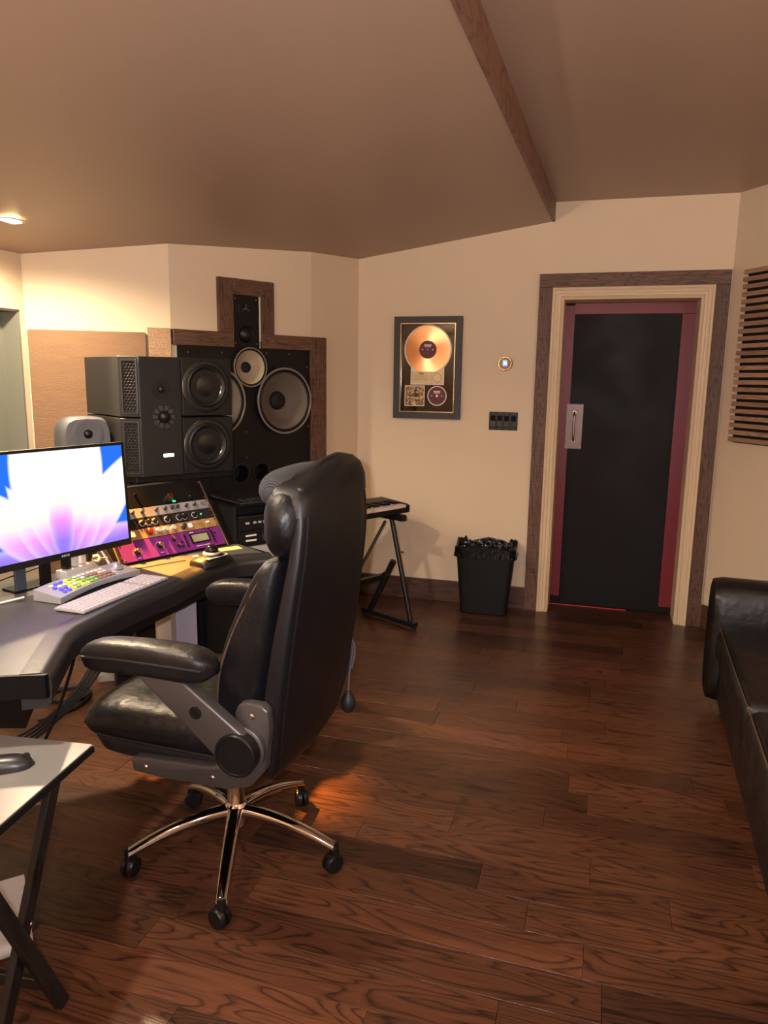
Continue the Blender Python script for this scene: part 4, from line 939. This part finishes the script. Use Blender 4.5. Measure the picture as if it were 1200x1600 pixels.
part('tilt_mechanism', SATIN, CH, lambda mb: (mb.box2((-0.13, -0.09, 0.385), (0.14, 0.09, 0.43), 0.01), mb.box2((-0.10, -0.26, 0.405), (-0.04, 0.26, 0.425)), mb.box2((0.05, -0.26, 0.405), (0.11, 0.26, 0.425))), True)
def seat_ring(z, x0, x1, hw, p=0.32, n=44):
    cx = (x0 + x1) / 2; rx = (x1 - x0) / 2
    return [(cx + rx * math.copysign(abs(math.cos(2 * PI * k / n)) ** p, math.cos(2 * PI * k / n)), hw * math.copysign(abs(math.sin(2 * PI * k / n)) ** p, math.sin(2 * PI * k / n)), z) for k in range(n)]
part('seat_base', LEATHERS, CH, lambda mb: mb.loft([seat_ring(0.425, -0.20, 0.30, 0.23), seat_ring(0.432, -0.23, 0.335, 0.255), seat_ring(0.475, -0.24, 0.355, 0.265), seat_ring(0.485, -0.23, 0.35, 0.258)]), True, 60)
def seat_top(mb):
    rings = [seat_ring(0.482, -0.23, 0.352, 0.255), seat_ring(0.492, -0.24, 0.372, 0.272), seat_ring(0.525, -0.24, 0.382, 0.278), seat_ring(0.552, -0.235, 0.372, 0.268), seat_ring(0.566, -0.22, 0.345, 0.245), seat_ring(0.570, -0.20, 0.30, 0.205), seat_ring(0.566, -0.16, 0.24, 0.15), seat_ring(0.562, -0.05, 0.12, 0.05)]
    # the front edge waterfalls down a little
    rings = [[(x, y, z - 0.03 * max(0.0, (x - 0.22) / 0.16) ** 1.6 * (1 if z > 0.5 else 0.3) + 0.012 * math.sin(7 * y + 3 * x) * (1 if z > 0.55 else 0)) for x, y, z in r] for r in rings]
    mb.loft(rings)
part('seat_cushion', LEATHER, CH, seat_top, True, 70)
part('seat_piping', LEATHERS, CH, lambda mb: mb.tube(seat_ring(0.486, -0.238, 0.366, 0.268) + [seat_ring(0.486, -0.238, 0.366, 0.268)[0]], 0.005, 6), True)

# backrest: centre line and thickness by height; local +X is forward
prof = [  # z, x_front, x_rear, half width
    (0.415, -0.225, -0.255, 0.215), (0.45, -0.20, -0.275, 0.235), (0.52, -0.170, -0.290, 0.252), (0.60, -0.165, -0.302, 0.262), (0.70, -0.178, -0.318, 0.268),
    (0.82, -0.205, -0.334, 0.268), (0.94, -0.240, -0.350, 0.262), (1.04, -0.268, -0.362, 0.252), (1.12, -0.280, -0.366, 0.242), (1.19, -0.288, -0.362, 0.228), (1.225, -0.30, -0.352, 0.205)]
def slab_ring(z, xf, xr, hw, n=40, p=0.3, crown=0.0):
    cx = (xf + xr) / 2; rx = (xf - xr) / 2; out = []
    for k in range(n):
        a = 2 * PI * k / n; c, s = math.cos(a), math.sin(a)
        y = hw * math.copysign(abs(s) ** p, s)
        out.append((cx + rx * math.copysign(abs(c) ** p, c) + 0.02 * (y / hw) ** 2, y, z + crown * (1 - (y / hw) ** 2)))
    return out
part('back_shell', LEATHERS, CH, lambda mb: mb.loft([slab_ring(z, (xf * 0.45 + xr * 0.55), xr, hw * 0.985) for z, xf, xr, hw in prof]), True, 50)
# plump front cushion with side bolsters
cush = [(0.52, -0.10, 0.236), (0.56, -0.085, 0.250), (0.64, -0.082, 0.262), (0.74, -0.098, 0.268), (0.84, -0.135, 0.268), (0.93, -0.178, 0.262), (1.00, -0.215, 0.252), (1.035, -0.245, 0.240)]
def cushion(mb):
    rings = []
    for i, (z, xf, hw) in enumerate(cush):
        zz = [p[0] for p in prof]; j = max(k for k in range(len(zz)) if zz[k] <= z); j = min(j, len(zz) - 2); t = (z - zz[j]) / (zz[j + 1] - zz[j])
        xr = prof[j][2] + (prof[j + 1][2] - prof[j][2]) * t + 0.055
        rings.append(slab_ring(z, xf, xr, hw, p=0.42))
    mb.loft(rings)
part('back_cushion', LEATHER, CH, cushion, True, 70)
# worn seam along the near and far edge of the cushion
def seam(sgn):
    pts = []
    for z, xf, hw in cush: pts.append((xf - 0.018, sgn * (hw - 0.004), z))
    return pts
for sgn in (1, -1): part('worn_seam', SEAM, CH, lambda mb: mb.tube(seam(sgn), 0.003, 6, sub=5), True, label='frayed brown seam')
# piping on the rear panel
for sgn in (1, -1): part('rear_piping', LEATHERS, CH, lambda mb: mb.tube([(xr + 0.020, sgn * hw * 0.90, z) for z, xf, xr, hw in prof[1:-1]], 0.0045, 6, sub=4), True)
# head bolster, bulging forward
def bolster(mb):
    rings = []
    for k in range(23):
        q = -1 + 2 * k / 22; y = 0.258 * q; e = (1 - abs(q) ** 5) ** 0.5 if abs(q) < 1 else 0.0; e = max(e, 0.25)
        w = 1 + 0.05 * math.sin(9 * q)
        rings.append([(-0.280 + 0.070 * e * w * math.copysign(abs(math.cos(2 * PI * j / 24)) ** 0.75, math.cos(2 * PI * j / 24)), y, 1.128 + 0.110 * e * math.copysign(abs(math.sin(2 * PI * j / 24)) ** 0.8, math.sin(2 * PI * j / 24))) for j in range(24)])
    mb.loft(rings)
part('head_bolster', LEATHER, CH, bolster, True, 70)
# flap over the top, and knitted neck roll
part('top_flap', LEATHERS, CH, lambda mb: mb.loft([[(x, y, z2 - tl * y / hw) for x, y, z2 in slab_ring(z, xf, xr, hw, crown=cr)] for z, xf, xr, hw, cr, tl in ((1.165, -0.258, -0.371, 0.236, 0.0, 0.012), (1.205, -0.250, -0.370, 0.230, 0.006, 0.016), (1.235, -0.256, -0.360, 0.214, 0.012, 0.02), (1.253, -0.274, -0.344, 0.185, 0.016, 0.022), (1.262, -0.300, -0.320, 0.14, 0.016, 0.022))]), True, 60)
def roll(mb):
    rings = []
    for k in range(25):
        q = -1 + 2 * k / 24; e = max(0.3, (1 - abs(q) ** 6) ** 0.5)
        rings.append([(-0.232 + 0.058 * e * math.cos(2 * PI * j / 24), 0.02 + 0.175 * q, 1.205 + 0.052 * e * math.sin(2 * PI * j / 24) + 0.006 * (1 - q * q)) for j in range(24)])
    mb.loft(rings)
part('neck_roll', KNIT, CH, roll, True, 70, label='ribbed charcoal knit neck roll')
for s_ in (1, -1):
    bk = part('arm_bracket', GREYM, CH, lambda mb: mb.prism([(0.152, 0.412), (0.158, 0.444), (0.148, 0.457), (-0.09, 0.470), (-0.165, 0.500), (-0.180, 0.545), (-0.172, 0.640), (-0.182, 0.662), (-0.205, 0.670), (-0.250, 0.670), (-0.268, 0.655), (-0.272, 0.60), (-0.258, 0.49), (-0.215, 0.436), (-0.15, 0.414), (0.06, 0.408)], s_ * 0.262, s_ * 0.295, 'Y', 0.006, 2), True, 40, label='bronze grey arm bracket')
    for x, z in ((0.11, 0.432), (-0.10, 0.440), (-0.222, 0.635)): part('bolt', STEEL, bk, lambda mb: mb.lathe([(0, 0.004), (0.005, 0.0035), (0.008, 0)], (x, s_ * 0.295, z), (0, s_, 0), 14))
    pv = part('pivot_boss', BLACKPL, CH, lambda mb: mb.lathe([(0.058, 0.0), (0.058, 0.03), (0.055, 0.034), (0.050, 0.034), (0.049, 0.031), (0, 0.031)], (-0.200, s_ * 0.318, 0.548), (0, s_, 0), 36))
    part('pivot_disc', GREYM, pv, lambda mb: mb.lathe([(0.064, 0.0), (0.064, 0.016), (0.058, 0.020), (0.0, 0.02)], (-0.200, s_ * 0.296, 0.548), (0, s_, 0), 36))
    sv_ = part('arm_strut', GREYM, CH, lambda mb: mb.prism([(-0.245, 0.585), (-0.05, 0.722), (0.095, 0.722), (-0.148, 0.520), (-0.20, 0.500)], s_ * 0.300, s_ * 0.340, 'Y', 0.008, 3), True, 40)
    part('strut_button', BLACKPL, sv_, lambda mb: mb.lathe([(0.017, 0), (0.017, 0.003), (0.012, 0.004), (0.011, 0.002), (0, 0.002)], (-0.085, s_ * 0.340, 0.645), (0, s_, 0), 24))
    def armpad(mb):
        rings = []
        for i in range(17):
            q = i / 16; x = -0.135 + 0.41 * q; e = max(0.35, (1 - abs(2 * q - 1) ** 7) ** 0.5)
            hw_ = 0.052 * e * (1 - 0.10 * q); hz = 0.044 * e
            zc_ = 0.762 - 0.012 * q + 0.01 * math.sin(PI * q)
            rings.append([(x, s_ * 0.315 + hw_ * math.copysign(abs(math.cos(2 * PI * k / 24)) ** 0.55, math.cos(2 * PI * k / 24)), zc_ + hz * math.copysign(abs(math.sin(2 * PI * k / 24)) ** 0.6, math.sin(2 * PI * k / 24))) for k in range(24)])
        mb.loft(rings)
    ap = part('arm_pad', LEATHER, CH, armpad, True, 70)
    part('pad_piping', LEATHERS, ap, lambda mb: mb.tube([(-0.12, s_ * (0.315 + 0.046), 0.768), (0.0, s_ * (0.315 + 0.052), 0.770), (0.12, s_ * (0.315 + 0.0505), 0.768), (0.25, s_ * (0.315 + 0.042), 0.758)], 0.0035, 6, sub=4), True)
pb = part('lumbar_pump', mat('rubber_bulb', (26, 25, 26), 0.55), CH, lambda mb: mb.lathe([(0, -0.036), (0.014, -0.033), (0.024, -0.018), (0.026, 0.0), (0.021, 0.018), (0.012, 0.030), (0.009, 0.040), (0, 0.04)], (-0.268, -0.285, 0.432), (0, 0, 1), 24))
part('tube', mat('grey_hose', (90, 88, 90), 0.4), pb, lambda mb: mb.tube([(-0.268, -0.285, 0.47), (-0.272, -0.288, 0.55), (-0.282, -0.284, 0.62), (-0.275, -0.262, 0.67)], 0.0035, 8, sub=5), True)
part('tube', mat('grey_hose', (90, 88, 90), 0.4), pb, lambda mb: mb.tube([(-0.285, -0.270, 0.56), (-0.295, -0.272, 0.62), (-0.29, -0.258, 0.67)], 0.0035, 8, sub=5), True)

# ------------------------------------------------------------------ waste bin
bn = thing('waste_bin', 'black plastic waste bin with black bag folded over the rim', 'bin', (0.667, 4.655, 0), -14)
def rr_ring(z, hx, hy, n=40, p=0.25):
    return [(hx * math.copysign(abs(math.cos(2 * PI * k / n)) ** p, math.cos(2 * PI * k / n)), hy * math.copysign(abs(math.sin(2 * PI * k / n)) ** p, math.sin(2 * PI * k / n)), z) for k in range(n)]
part('body', mat('satin_bin_black', (17, 17, 19), 0.5, spec=0.3), bn, lambda mb: mb.loft([rr_ring(0.0, 0.142, 0.072), rr_ring(0.006, 0.150, 0.078), rr_ring(0.40, 0.186, 0.090), rr_ring(0.43, 0.187, 0.091), rr_ring(0.43, 0.180, 0.084), rr_ring(0.02, 0.142, 0.070)]), True, 40)
BAG = mat('black_bag_film', (12, 12, 13), 0.16, bump=0.5, bscale=40)
def bag(mb):
    rr = random.Random(5); n = 64; rings = []
    wob = [[rr.uniform(-1, 1) for _ in range(n)] for _ in range(7)]
    for i, (z, dx, am) in enumerate(((0.375, 0.010, 0.007), (0.41, 0.008, 0.003), (0.438, 0.010, 0.001), (0.448, 0.002, 0.003), (0.444, -0.010, 0.003), (0.41, -0.016, 0.006), (0.33, -0.022, 0.007))):
        rg = []
        for k, (x, y, _) in enumerate(rr_ring(0, 0.187 + dx, 0.091 + dx, n)):
            w_ = wob[i][k] * 0.6 + wob[i][(k + 1) % n] * 0.4
            f = 1 + am * w_ / 0.12
            lift = (0.016 + 0.014 * math.sin(k * 1.3) + 0.010 * math.sin(k * 2.9)) * (1 if y > 0.05 and 2 <= i <= 4 else 0)
            rg.append((x * f, min(y * f, 0.108), z + am * w_ * 1.6 + lift))
        rings.append(rg)
    mb.loft(rings, cap=False)
part('bag', BAG, bn, bag, True, 25)

# ------------------------------------------------------------------ piano keyboard on a stand
PAZ = 46.0
pk = thing('digital_piano', 'small black electric piano keyboard with white and black keys', 'piano keyboard', (0.157, 4.45, 0.693), PAZ)
PLn, PDp = 0.80, 0.24
part('body', BLACKPL, pk, lambda mb: (mb.prism([(0.0, 0.0), (0.0, 0.03), (0.02, 0.034), (0.135, 0.034), (0.14, 0.062), (PDp, 0.068), (PDp, 0.0)], -PLn, -0.022, 'X', 0.002, 1), mb.prism([(0.0, 0.0), (-0.003, 0.044), (0.02, 0.052), (PDp, 0.068), (PDp, 0.0)], -0.022, 0.0, 'X', 0.003, 2)), False)
WK = mat('ivory_keys', (224, 206, 196), 0.3)
k0 = None; nw = 32; kw = (PLn - 0.05) / nw
for i in range(nw):
    x = -0.025 - kw * (i + 0.5)
    if k0 is None: k0 = part('white_key', WK, pk, lambda mb: mb.box((0, 0, 0), (kw - 0.0012, 0.132, 0.018), 0.0015, 1), False); k0.location = (x, 0.071, 0.040)
    else: share(k0, 'white_key', pk, (x, 0.071, 0.040))
b0 = None
for i in range(nw):
    if i % 7 in (2, 6): continue
    x = -0.025 - kw * (i + 1)
    if b0 is None: b0 = part('black_key', BLACKPL, pk, lambda mb: mb.box((0, 0, 0), (0.011, 0.085, 0.014), 0.0015, 1), False); b0.location = (x, 0.097, 0.0555)
    else: share(b0, 'black_key', pk, (x, 0.097, 0.0555))
ks = thing('keyboard_stand', 'black folding steel stand under the electric piano', 'stand', (0.157, 4.45, 0), PAZ)
STM = mat('black_powder_coat', (17, 17, 18), 0.4)
for x in (-0.10, -0.66):
    part('foot_bar', STM, ks, lambda mb: mb.box2((x - 0.02, -0.16, 0.014), (x + 0.02, 0.30, 0.044), 0.003), False)
    part('top_arm', STM, ks, lambda mb: mb.box2((x - 0.02, -0.05, 0.655), (x + 0.02, 0.25, 0.692), 0.003), False)
    part('leg', STM, ks, lambda mb: (mb.cyl((x + 0.018, -0.10, 0.04), (x + 0.018, 0.075, 0.660), 0.015, seg=12)), True)
    part('leg', STM, ks, lambda mb: (mb.cyl((x - 0.018, 0.22, 0.04), (x - 0.018, 0.02, 0.40), 0.019, seg=12)), True)
    part('hinge_knob', STM, ks, lambda mb: mb.lathe([(0, 0.03), (0.018, 0.028), (0.022, 0.012), (0.015, 0)], (x - 0.03, 0.06, 0.31), (-1, 0, 0), 16))
    for y in (-0.145, 0.285): part('rubber_foot', BLACKM, ks, lambda mb: mb.cyl((x, y, 0.0), (x, y, 0.015), 0.014, seg=14), True)
    part('lock_pin', mat('brass_pin', (190, 150, 96), 0.3, 0.9), ks, lambda mb: mb.cyl((x + 0.03, 0.01, 0.45), (x + 0.05, 0.0, 0.45), 0.006, seg=10), True)
part('cross_bar', STM, ks, lambda mb: mb.box2((-0.66, 0.085, 0.27), (-0.10, 0.12, 0.305), 0.003), False)
part('brace', STM, ks, lambda mb: (mb.cyl((-0.12, 0.09, 0.64), (-0.38, 0.10, 0.30), 0.009, seg=10), mb.cyl((-0.64, 0.09, 0.64), (-0.38, 0.10, 0.30), 0.009, seg=10)), True)

# ------------------------------------------------------------------ sofa on the right
sofa = thing('leather_sofa', 'very dark brown leather sofa with rounded arm and worn seams', 'sofa', (1.515, 3.13, 0), 71.6)
# local X runs towards the far end, -Y is the back... front faces +Y
def pill(mb, x0, x1, y0, y1, z0, z1, r, seg=5):
    mb.box2((x0, y0, z0), (x1, y1, z1), r, seg)
part('base', SOFAL, sofa, lambda mb: pill(mb, -2.0, 0.10, -0.70, 0.0, 0.055, 0.30, 0.05), True, 60)
def arm(mb, x0, x1):
    rings = []
    for y, k in ((0.035, 0.80), (0.045, 0.90), (0.04, 0.97), (0.0, 1.0), (-0.40, 1.0), (-0.70, 0.98)):
        rings.append([((x0 + x1) / 2 + (x1 - x0) / 2 * k * math.copysign(abs(math.cos(2 * PI * q / 36)) ** 0.6, math.cos(2 * PI * q / 36)), y, 0.34 + 0.285 * k * math.copysign(abs(math.sin(2 * PI * q / 36)) ** 0.62, math.sin(2 * PI * q / 36))) for q in range(36)])
    mb.loft(rings)
for x0 in (0.0, -2.0): part('arm', SOFAL, sofa, lambda mb: arm(mb, x0, x0 + 0.24), True, 60)
for i in range(2):
    x0 = -1.76 + 0.88 * i
    sc2 = part('seat_cushion', SOFAL, sofa, lambda mb: pill(mb, x0 + 0.004, x0 + 0.876, -0.52, 0.03, 0.28, 0.45, 0.055), True, 60)
    part('seam', SEAM, sc2, lambda mb: mb.tube([(x0 + 0.02, 0.016, 0.438), (x0 + 0.3, 0.019, 0.439), (x0 + 0.6, 0.018, 0.439), (x0 + 0.86, 0.016, 0.438)], 0.0022, 6, sub=4), True)
    part('back_cushion', SOFAL, sofa, lambda mb: pill(mb, x0 + 0.004, x0 + 0.876, -0.70, -0.46, 0.42, 0.80, 0.09), True, 60)
part('back_rest', SOFAL, sofa, lambda mb: pill(mb, -2.0, 0.24, -0.80, -0.64, 0.055, 0.78, 0.07), True, 60)
for x in (-1.92, 0.15):
    for y in (-0.70, -0.06): part('foot', BLACKM, sofa, lambda mb: mb.cyl((x, y, 0), (x, y, 0.07), 0.025, seg=16), True)

# ------------------------------------------------------------------ folding tray table
TZ = 0.57
tt = thing('tray_table', 'small folding tray table with pale grey top and chipped black X legs', 'table', (-0.735, 1.742, 0), -9.5)
part('table_top', mat('pale_grey_top', (112, 111, 110), 0.32, var=0.06, vscale=6), tt, lambda mb: mb.prism([(0, 0), (-0.40, 0), (-0.40, -0.50), (0, -0.50)], TZ - 0.004, TZ, 'Z', 0.0015, 1), False)
part('top_edge', SATIN, tt, lambda mb: mb.prism([(0.002, 0.002), (-0.402, 0.002), (-0.402, -0.502), (0.002, -0.502)], TZ - 0.022, TZ - 0.0045), False)
CHIP = mat('chipped_black_wood', (26, 24, 25), 0.42, var=0.6, vscale=30, rough_var=0.2, stretch=(1, 1, 0.12))
def beam(mb, p, q, w, t_, side):
    p, q = Vector(p), Vector(q); z = (q - p).normalized(); y = Vector(side).normalized(); x = y.cross(z).normalized(); y = z.cross(x)
    M = Matrix(((x.x, y.x, z.x, 0), (x.y, y.y, z.y, 0), (x.z, y.z, z.z, 0), (0, 0, 0, 1)))
    mb.box((p + q) / 2, (w, t_, (q - p).length), 0.002, 1, rot=M.to_3x3())
for xo in (0.0, -0.34):
    part('leg', CHIP, tt, lambda mb: beam(mb, (-0.026 + xo, -0.128, 0.548), (-0.058 + xo, -0.345, 0.0), 0.038, 0.019, (1, 0, 0)), False)
    part('leg', CHIP, tt, lambda mb: beam(mb, (-0.075 + xo, -0.395, 0.548), (0.008 + xo, -0.205, 0.0), 0.036, 0.019, (1, 0, 0)), False)
    part('pivot_bolt', STEEL, tt, lambda mb: mb.lathe([(0, 0.003), (0.006, 0.002), (0.007, 0)], (-0.021 + xo, -0.252, 0.252), (1, 0, 0), 14))
part('stretcher', CHIP, tt, lambda mb: beam(mb, (-0.005, -0.232, 0.075), (-0.345, -0.232, 0.075), 0.03, 0.016, (0, 1, 0)), False)
ms = thing('computer_mouse', 'black computer mouse on the pale tray table', 'mouse', (-0.855, 1.635, TZ), -160)
def mouse(mb):
    rings = []
    for i in range(13):
        q = i / 12; x = -0.02 + 0.125 * q; e = max(0.12, (1 - abs(2 * q - 1) ** 3.2) ** 0.5); hw_ = 0.031 * e; hz = 0.034 * e * (0.72 + 0.55 * q - 0.35 * q * q)
        rings.append([(x, hw_ * math.cos(PI * k / 12), 0.001 + hz * math.sin(PI * k / 12) ** 0.8 if 0 < k < 12 else 0.001) for k in range(13)])
    mb.loft(rings)
part('shell', mat('dusty_black_plastic', (34, 34, 36), 0.35, var=0.3, vscale=30), ms, mouse, True, 60)
part('scroll_wheel', BLACKM, ms, lambda mb: mb.cyl((-0.002, -0.004, 0.022), (-0.002, 0.004, 0.022), 0.009, seg=16), True)
fb = thing('folded_sheet', 'white folded plastic sheet lying on the floor beneath the tray table', 'sheet', (-0.955, 1.665, 0), 30)
def sheet(mb):
    pr = [(0.0, 0.0005), (0.30, 0.0005)]; path = [(0.30, 0.001), (0.02, 0.001)] + [(0.0 + 0.02 - 0.02 * math.sin(PI * k / 10), 0.021 - 0.02 * math.cos(PI * k / 10)) for k in range(11)] + [(0.02, 0.041), (0.30, 0.036)]
    th_ = 0.0022; out = path + [(x, z + (th_ if i > len(path) / 2 else -0.0)) for i, (x, z) in enumerate(path)][::-1]
    # offset copy gives the sheet its thickness
    off = []
    for i, (x, z) in enumerate(path):
        a = Vector(path[max(0, i - 1)]); b = Vector(path[min(len(path) - 1, i + 1)]); t = (b - a).normalized(); n = Vector((-t.y, t.x)); off.append((x - n.x * th_, z - n.y * th_))
    t = bmesh.new()
    va = [[t.verts.new((y, x, z)) for x, z in path] for y in (-0.13, 0.06)]; vb = [[t.verts.new((y, x, z)) for x, z in off] for y in (-0.13, 0.06)]
    for i in range(len(path) - 1):
        t.faces.new((va[0][i], va[0][i + 1], va[1][i + 1], va[1][i])); t.faces.new((vb[0][i], vb[1][i], vb[1][i + 1], vb[0][i + 1]))
        for s in (0, 1): t.faces.new((va[s][i], vb[s][i], vb[s][i + 1], va[s][i + 1]))
    bmesh.ops.recalc_face_normals(t, faces=t.faces); mb._add(t)
part('sheet', mat('white_vinyl', (196, 192, 192), 0.45), fb, sheet, True, 40)

# ------------------------------------------------------------------ ceiling lamps
LAMPG = mat('lamp_lens', (255, 244, 214), 0.4, emit=(255, 226, 160), estr=14)
def can(label, x, y, watts, color, low=True, angle=150, group='recessed ceiling lamps', target=None, blend=0.5):
    z = lowz(x, y) if low else UPZ
    o = thing('recessed_lamp', label, 'ceiling lamp', (x, y, z - 0.0005), 0, group)
    part('trim_ring', WHITEP, o, lambda mb: mb.lathe([(0.075, 0.0), (0.074, 0.004), (0.06, 0.005), (0.056, 0.0)], (0, 0, -0.0), (0, 0, -1), 36))
    part('lens', LAMPG, o, lambda mb: mb.lathe([(0, 0.003), (0.055, 0.0025), (0.056, 0)], (0, 0, 0), (0, 0, -1), 32))
    s = spot('lamp_light', (x, y, z - 0.02), target or (x, y, 0), watts, color, angle, blend, 0.05)
    return o
can('lit recessed ceiling lamp above the fabric panel', -1.615, 3.28, 45, (1.0, 0.82, 0.56), angle=165)
spot('lamp_beam', (-1.60, 3.27, lowz(-1.6, 3.27) - 0.02), (-0.74, 2.68, 0.75), 120, (1.0, 0.72, 0.42), 62, 0.5, 0.04)
spot('lamp_beam', (-1.60, 3.27, lowz(-1.6, 3.27) - 0.025), (-0.90, 2.84, 0.75), 1300, (1.0, 0.38, 0.02), 20, 0.9, 0.03)
can('recessed ceiling lamp in the sloping ceiling over the desk wing', -1.15, 1.85, 75, WARM, angle=165)
can('added unseen recessed ceiling lamp in the sloping ceiling behind the photographer', -0.9, 0.2, 45, WARM, angle=165)  # extra lamp added out of view for overall brightness
can('added unseen recessed ceiling lamp in the flat ceiling behind the sofa', 1.7, 0.6, 30, WARM, low=False, angle=165)  # unseen lamp put in to raise the room's brightness
def fill_torchiere(label, x, y, watts):  # uplighter added out of view to brighten the ceiling and the bounce light
    o = thing('fill_floor_lamp', label, 'added fill lamp', (x, y, 0))
    part('base', BLACKM, o, lambda mb: mb.lathe([(0, 0.0), (0.14, 0.0), (0.14, 0.015), (0.02, 0.03)], (0, 0, 0), (0, 0, 1), 32))
    part('pole', BLACKM, o, lambda mb: mb.cyl((0, 0, 0.02), (0, 0, 1.60), 0.012), True)
    part('bowl', mat('black_bowl', (20, 20, 20), 0.5), o, lambda mb: mb.lathe([(0, 1.58), (0.05, 1.59), (0.12, 1.63), (0.15, 1.68), (0.145, 1.68), (0.115, 1.64), (0.05, 1.605), (0, 1.60)], (0, 0, 0), (0, 0, 1), 32))
    part('bulb', LAMPG, o, lambda mb: mb.ball((0, 0, 1.625), (0.022, 0.022, 0.022), 14))
    d = bpy.data.lights.new('fill_lamp_light', 'POINT'); d.energy = watts; d.color = WARM; d.shadow_soft_size = 0.06
    l = bpy.data.objects.new('fill_lamp_light', d); col.objects.link(l); l.location = (x, y, 1.66)
fill_torchiere('added unseen black uplighter floor lamp behind the tray table', -1.7, 0.1, 120)
fill_torchiere('added unseen black uplighter floor lamp beyond the sofa', 2.3, -0.3, 105)
print('objects', len(bpy.data.objects))
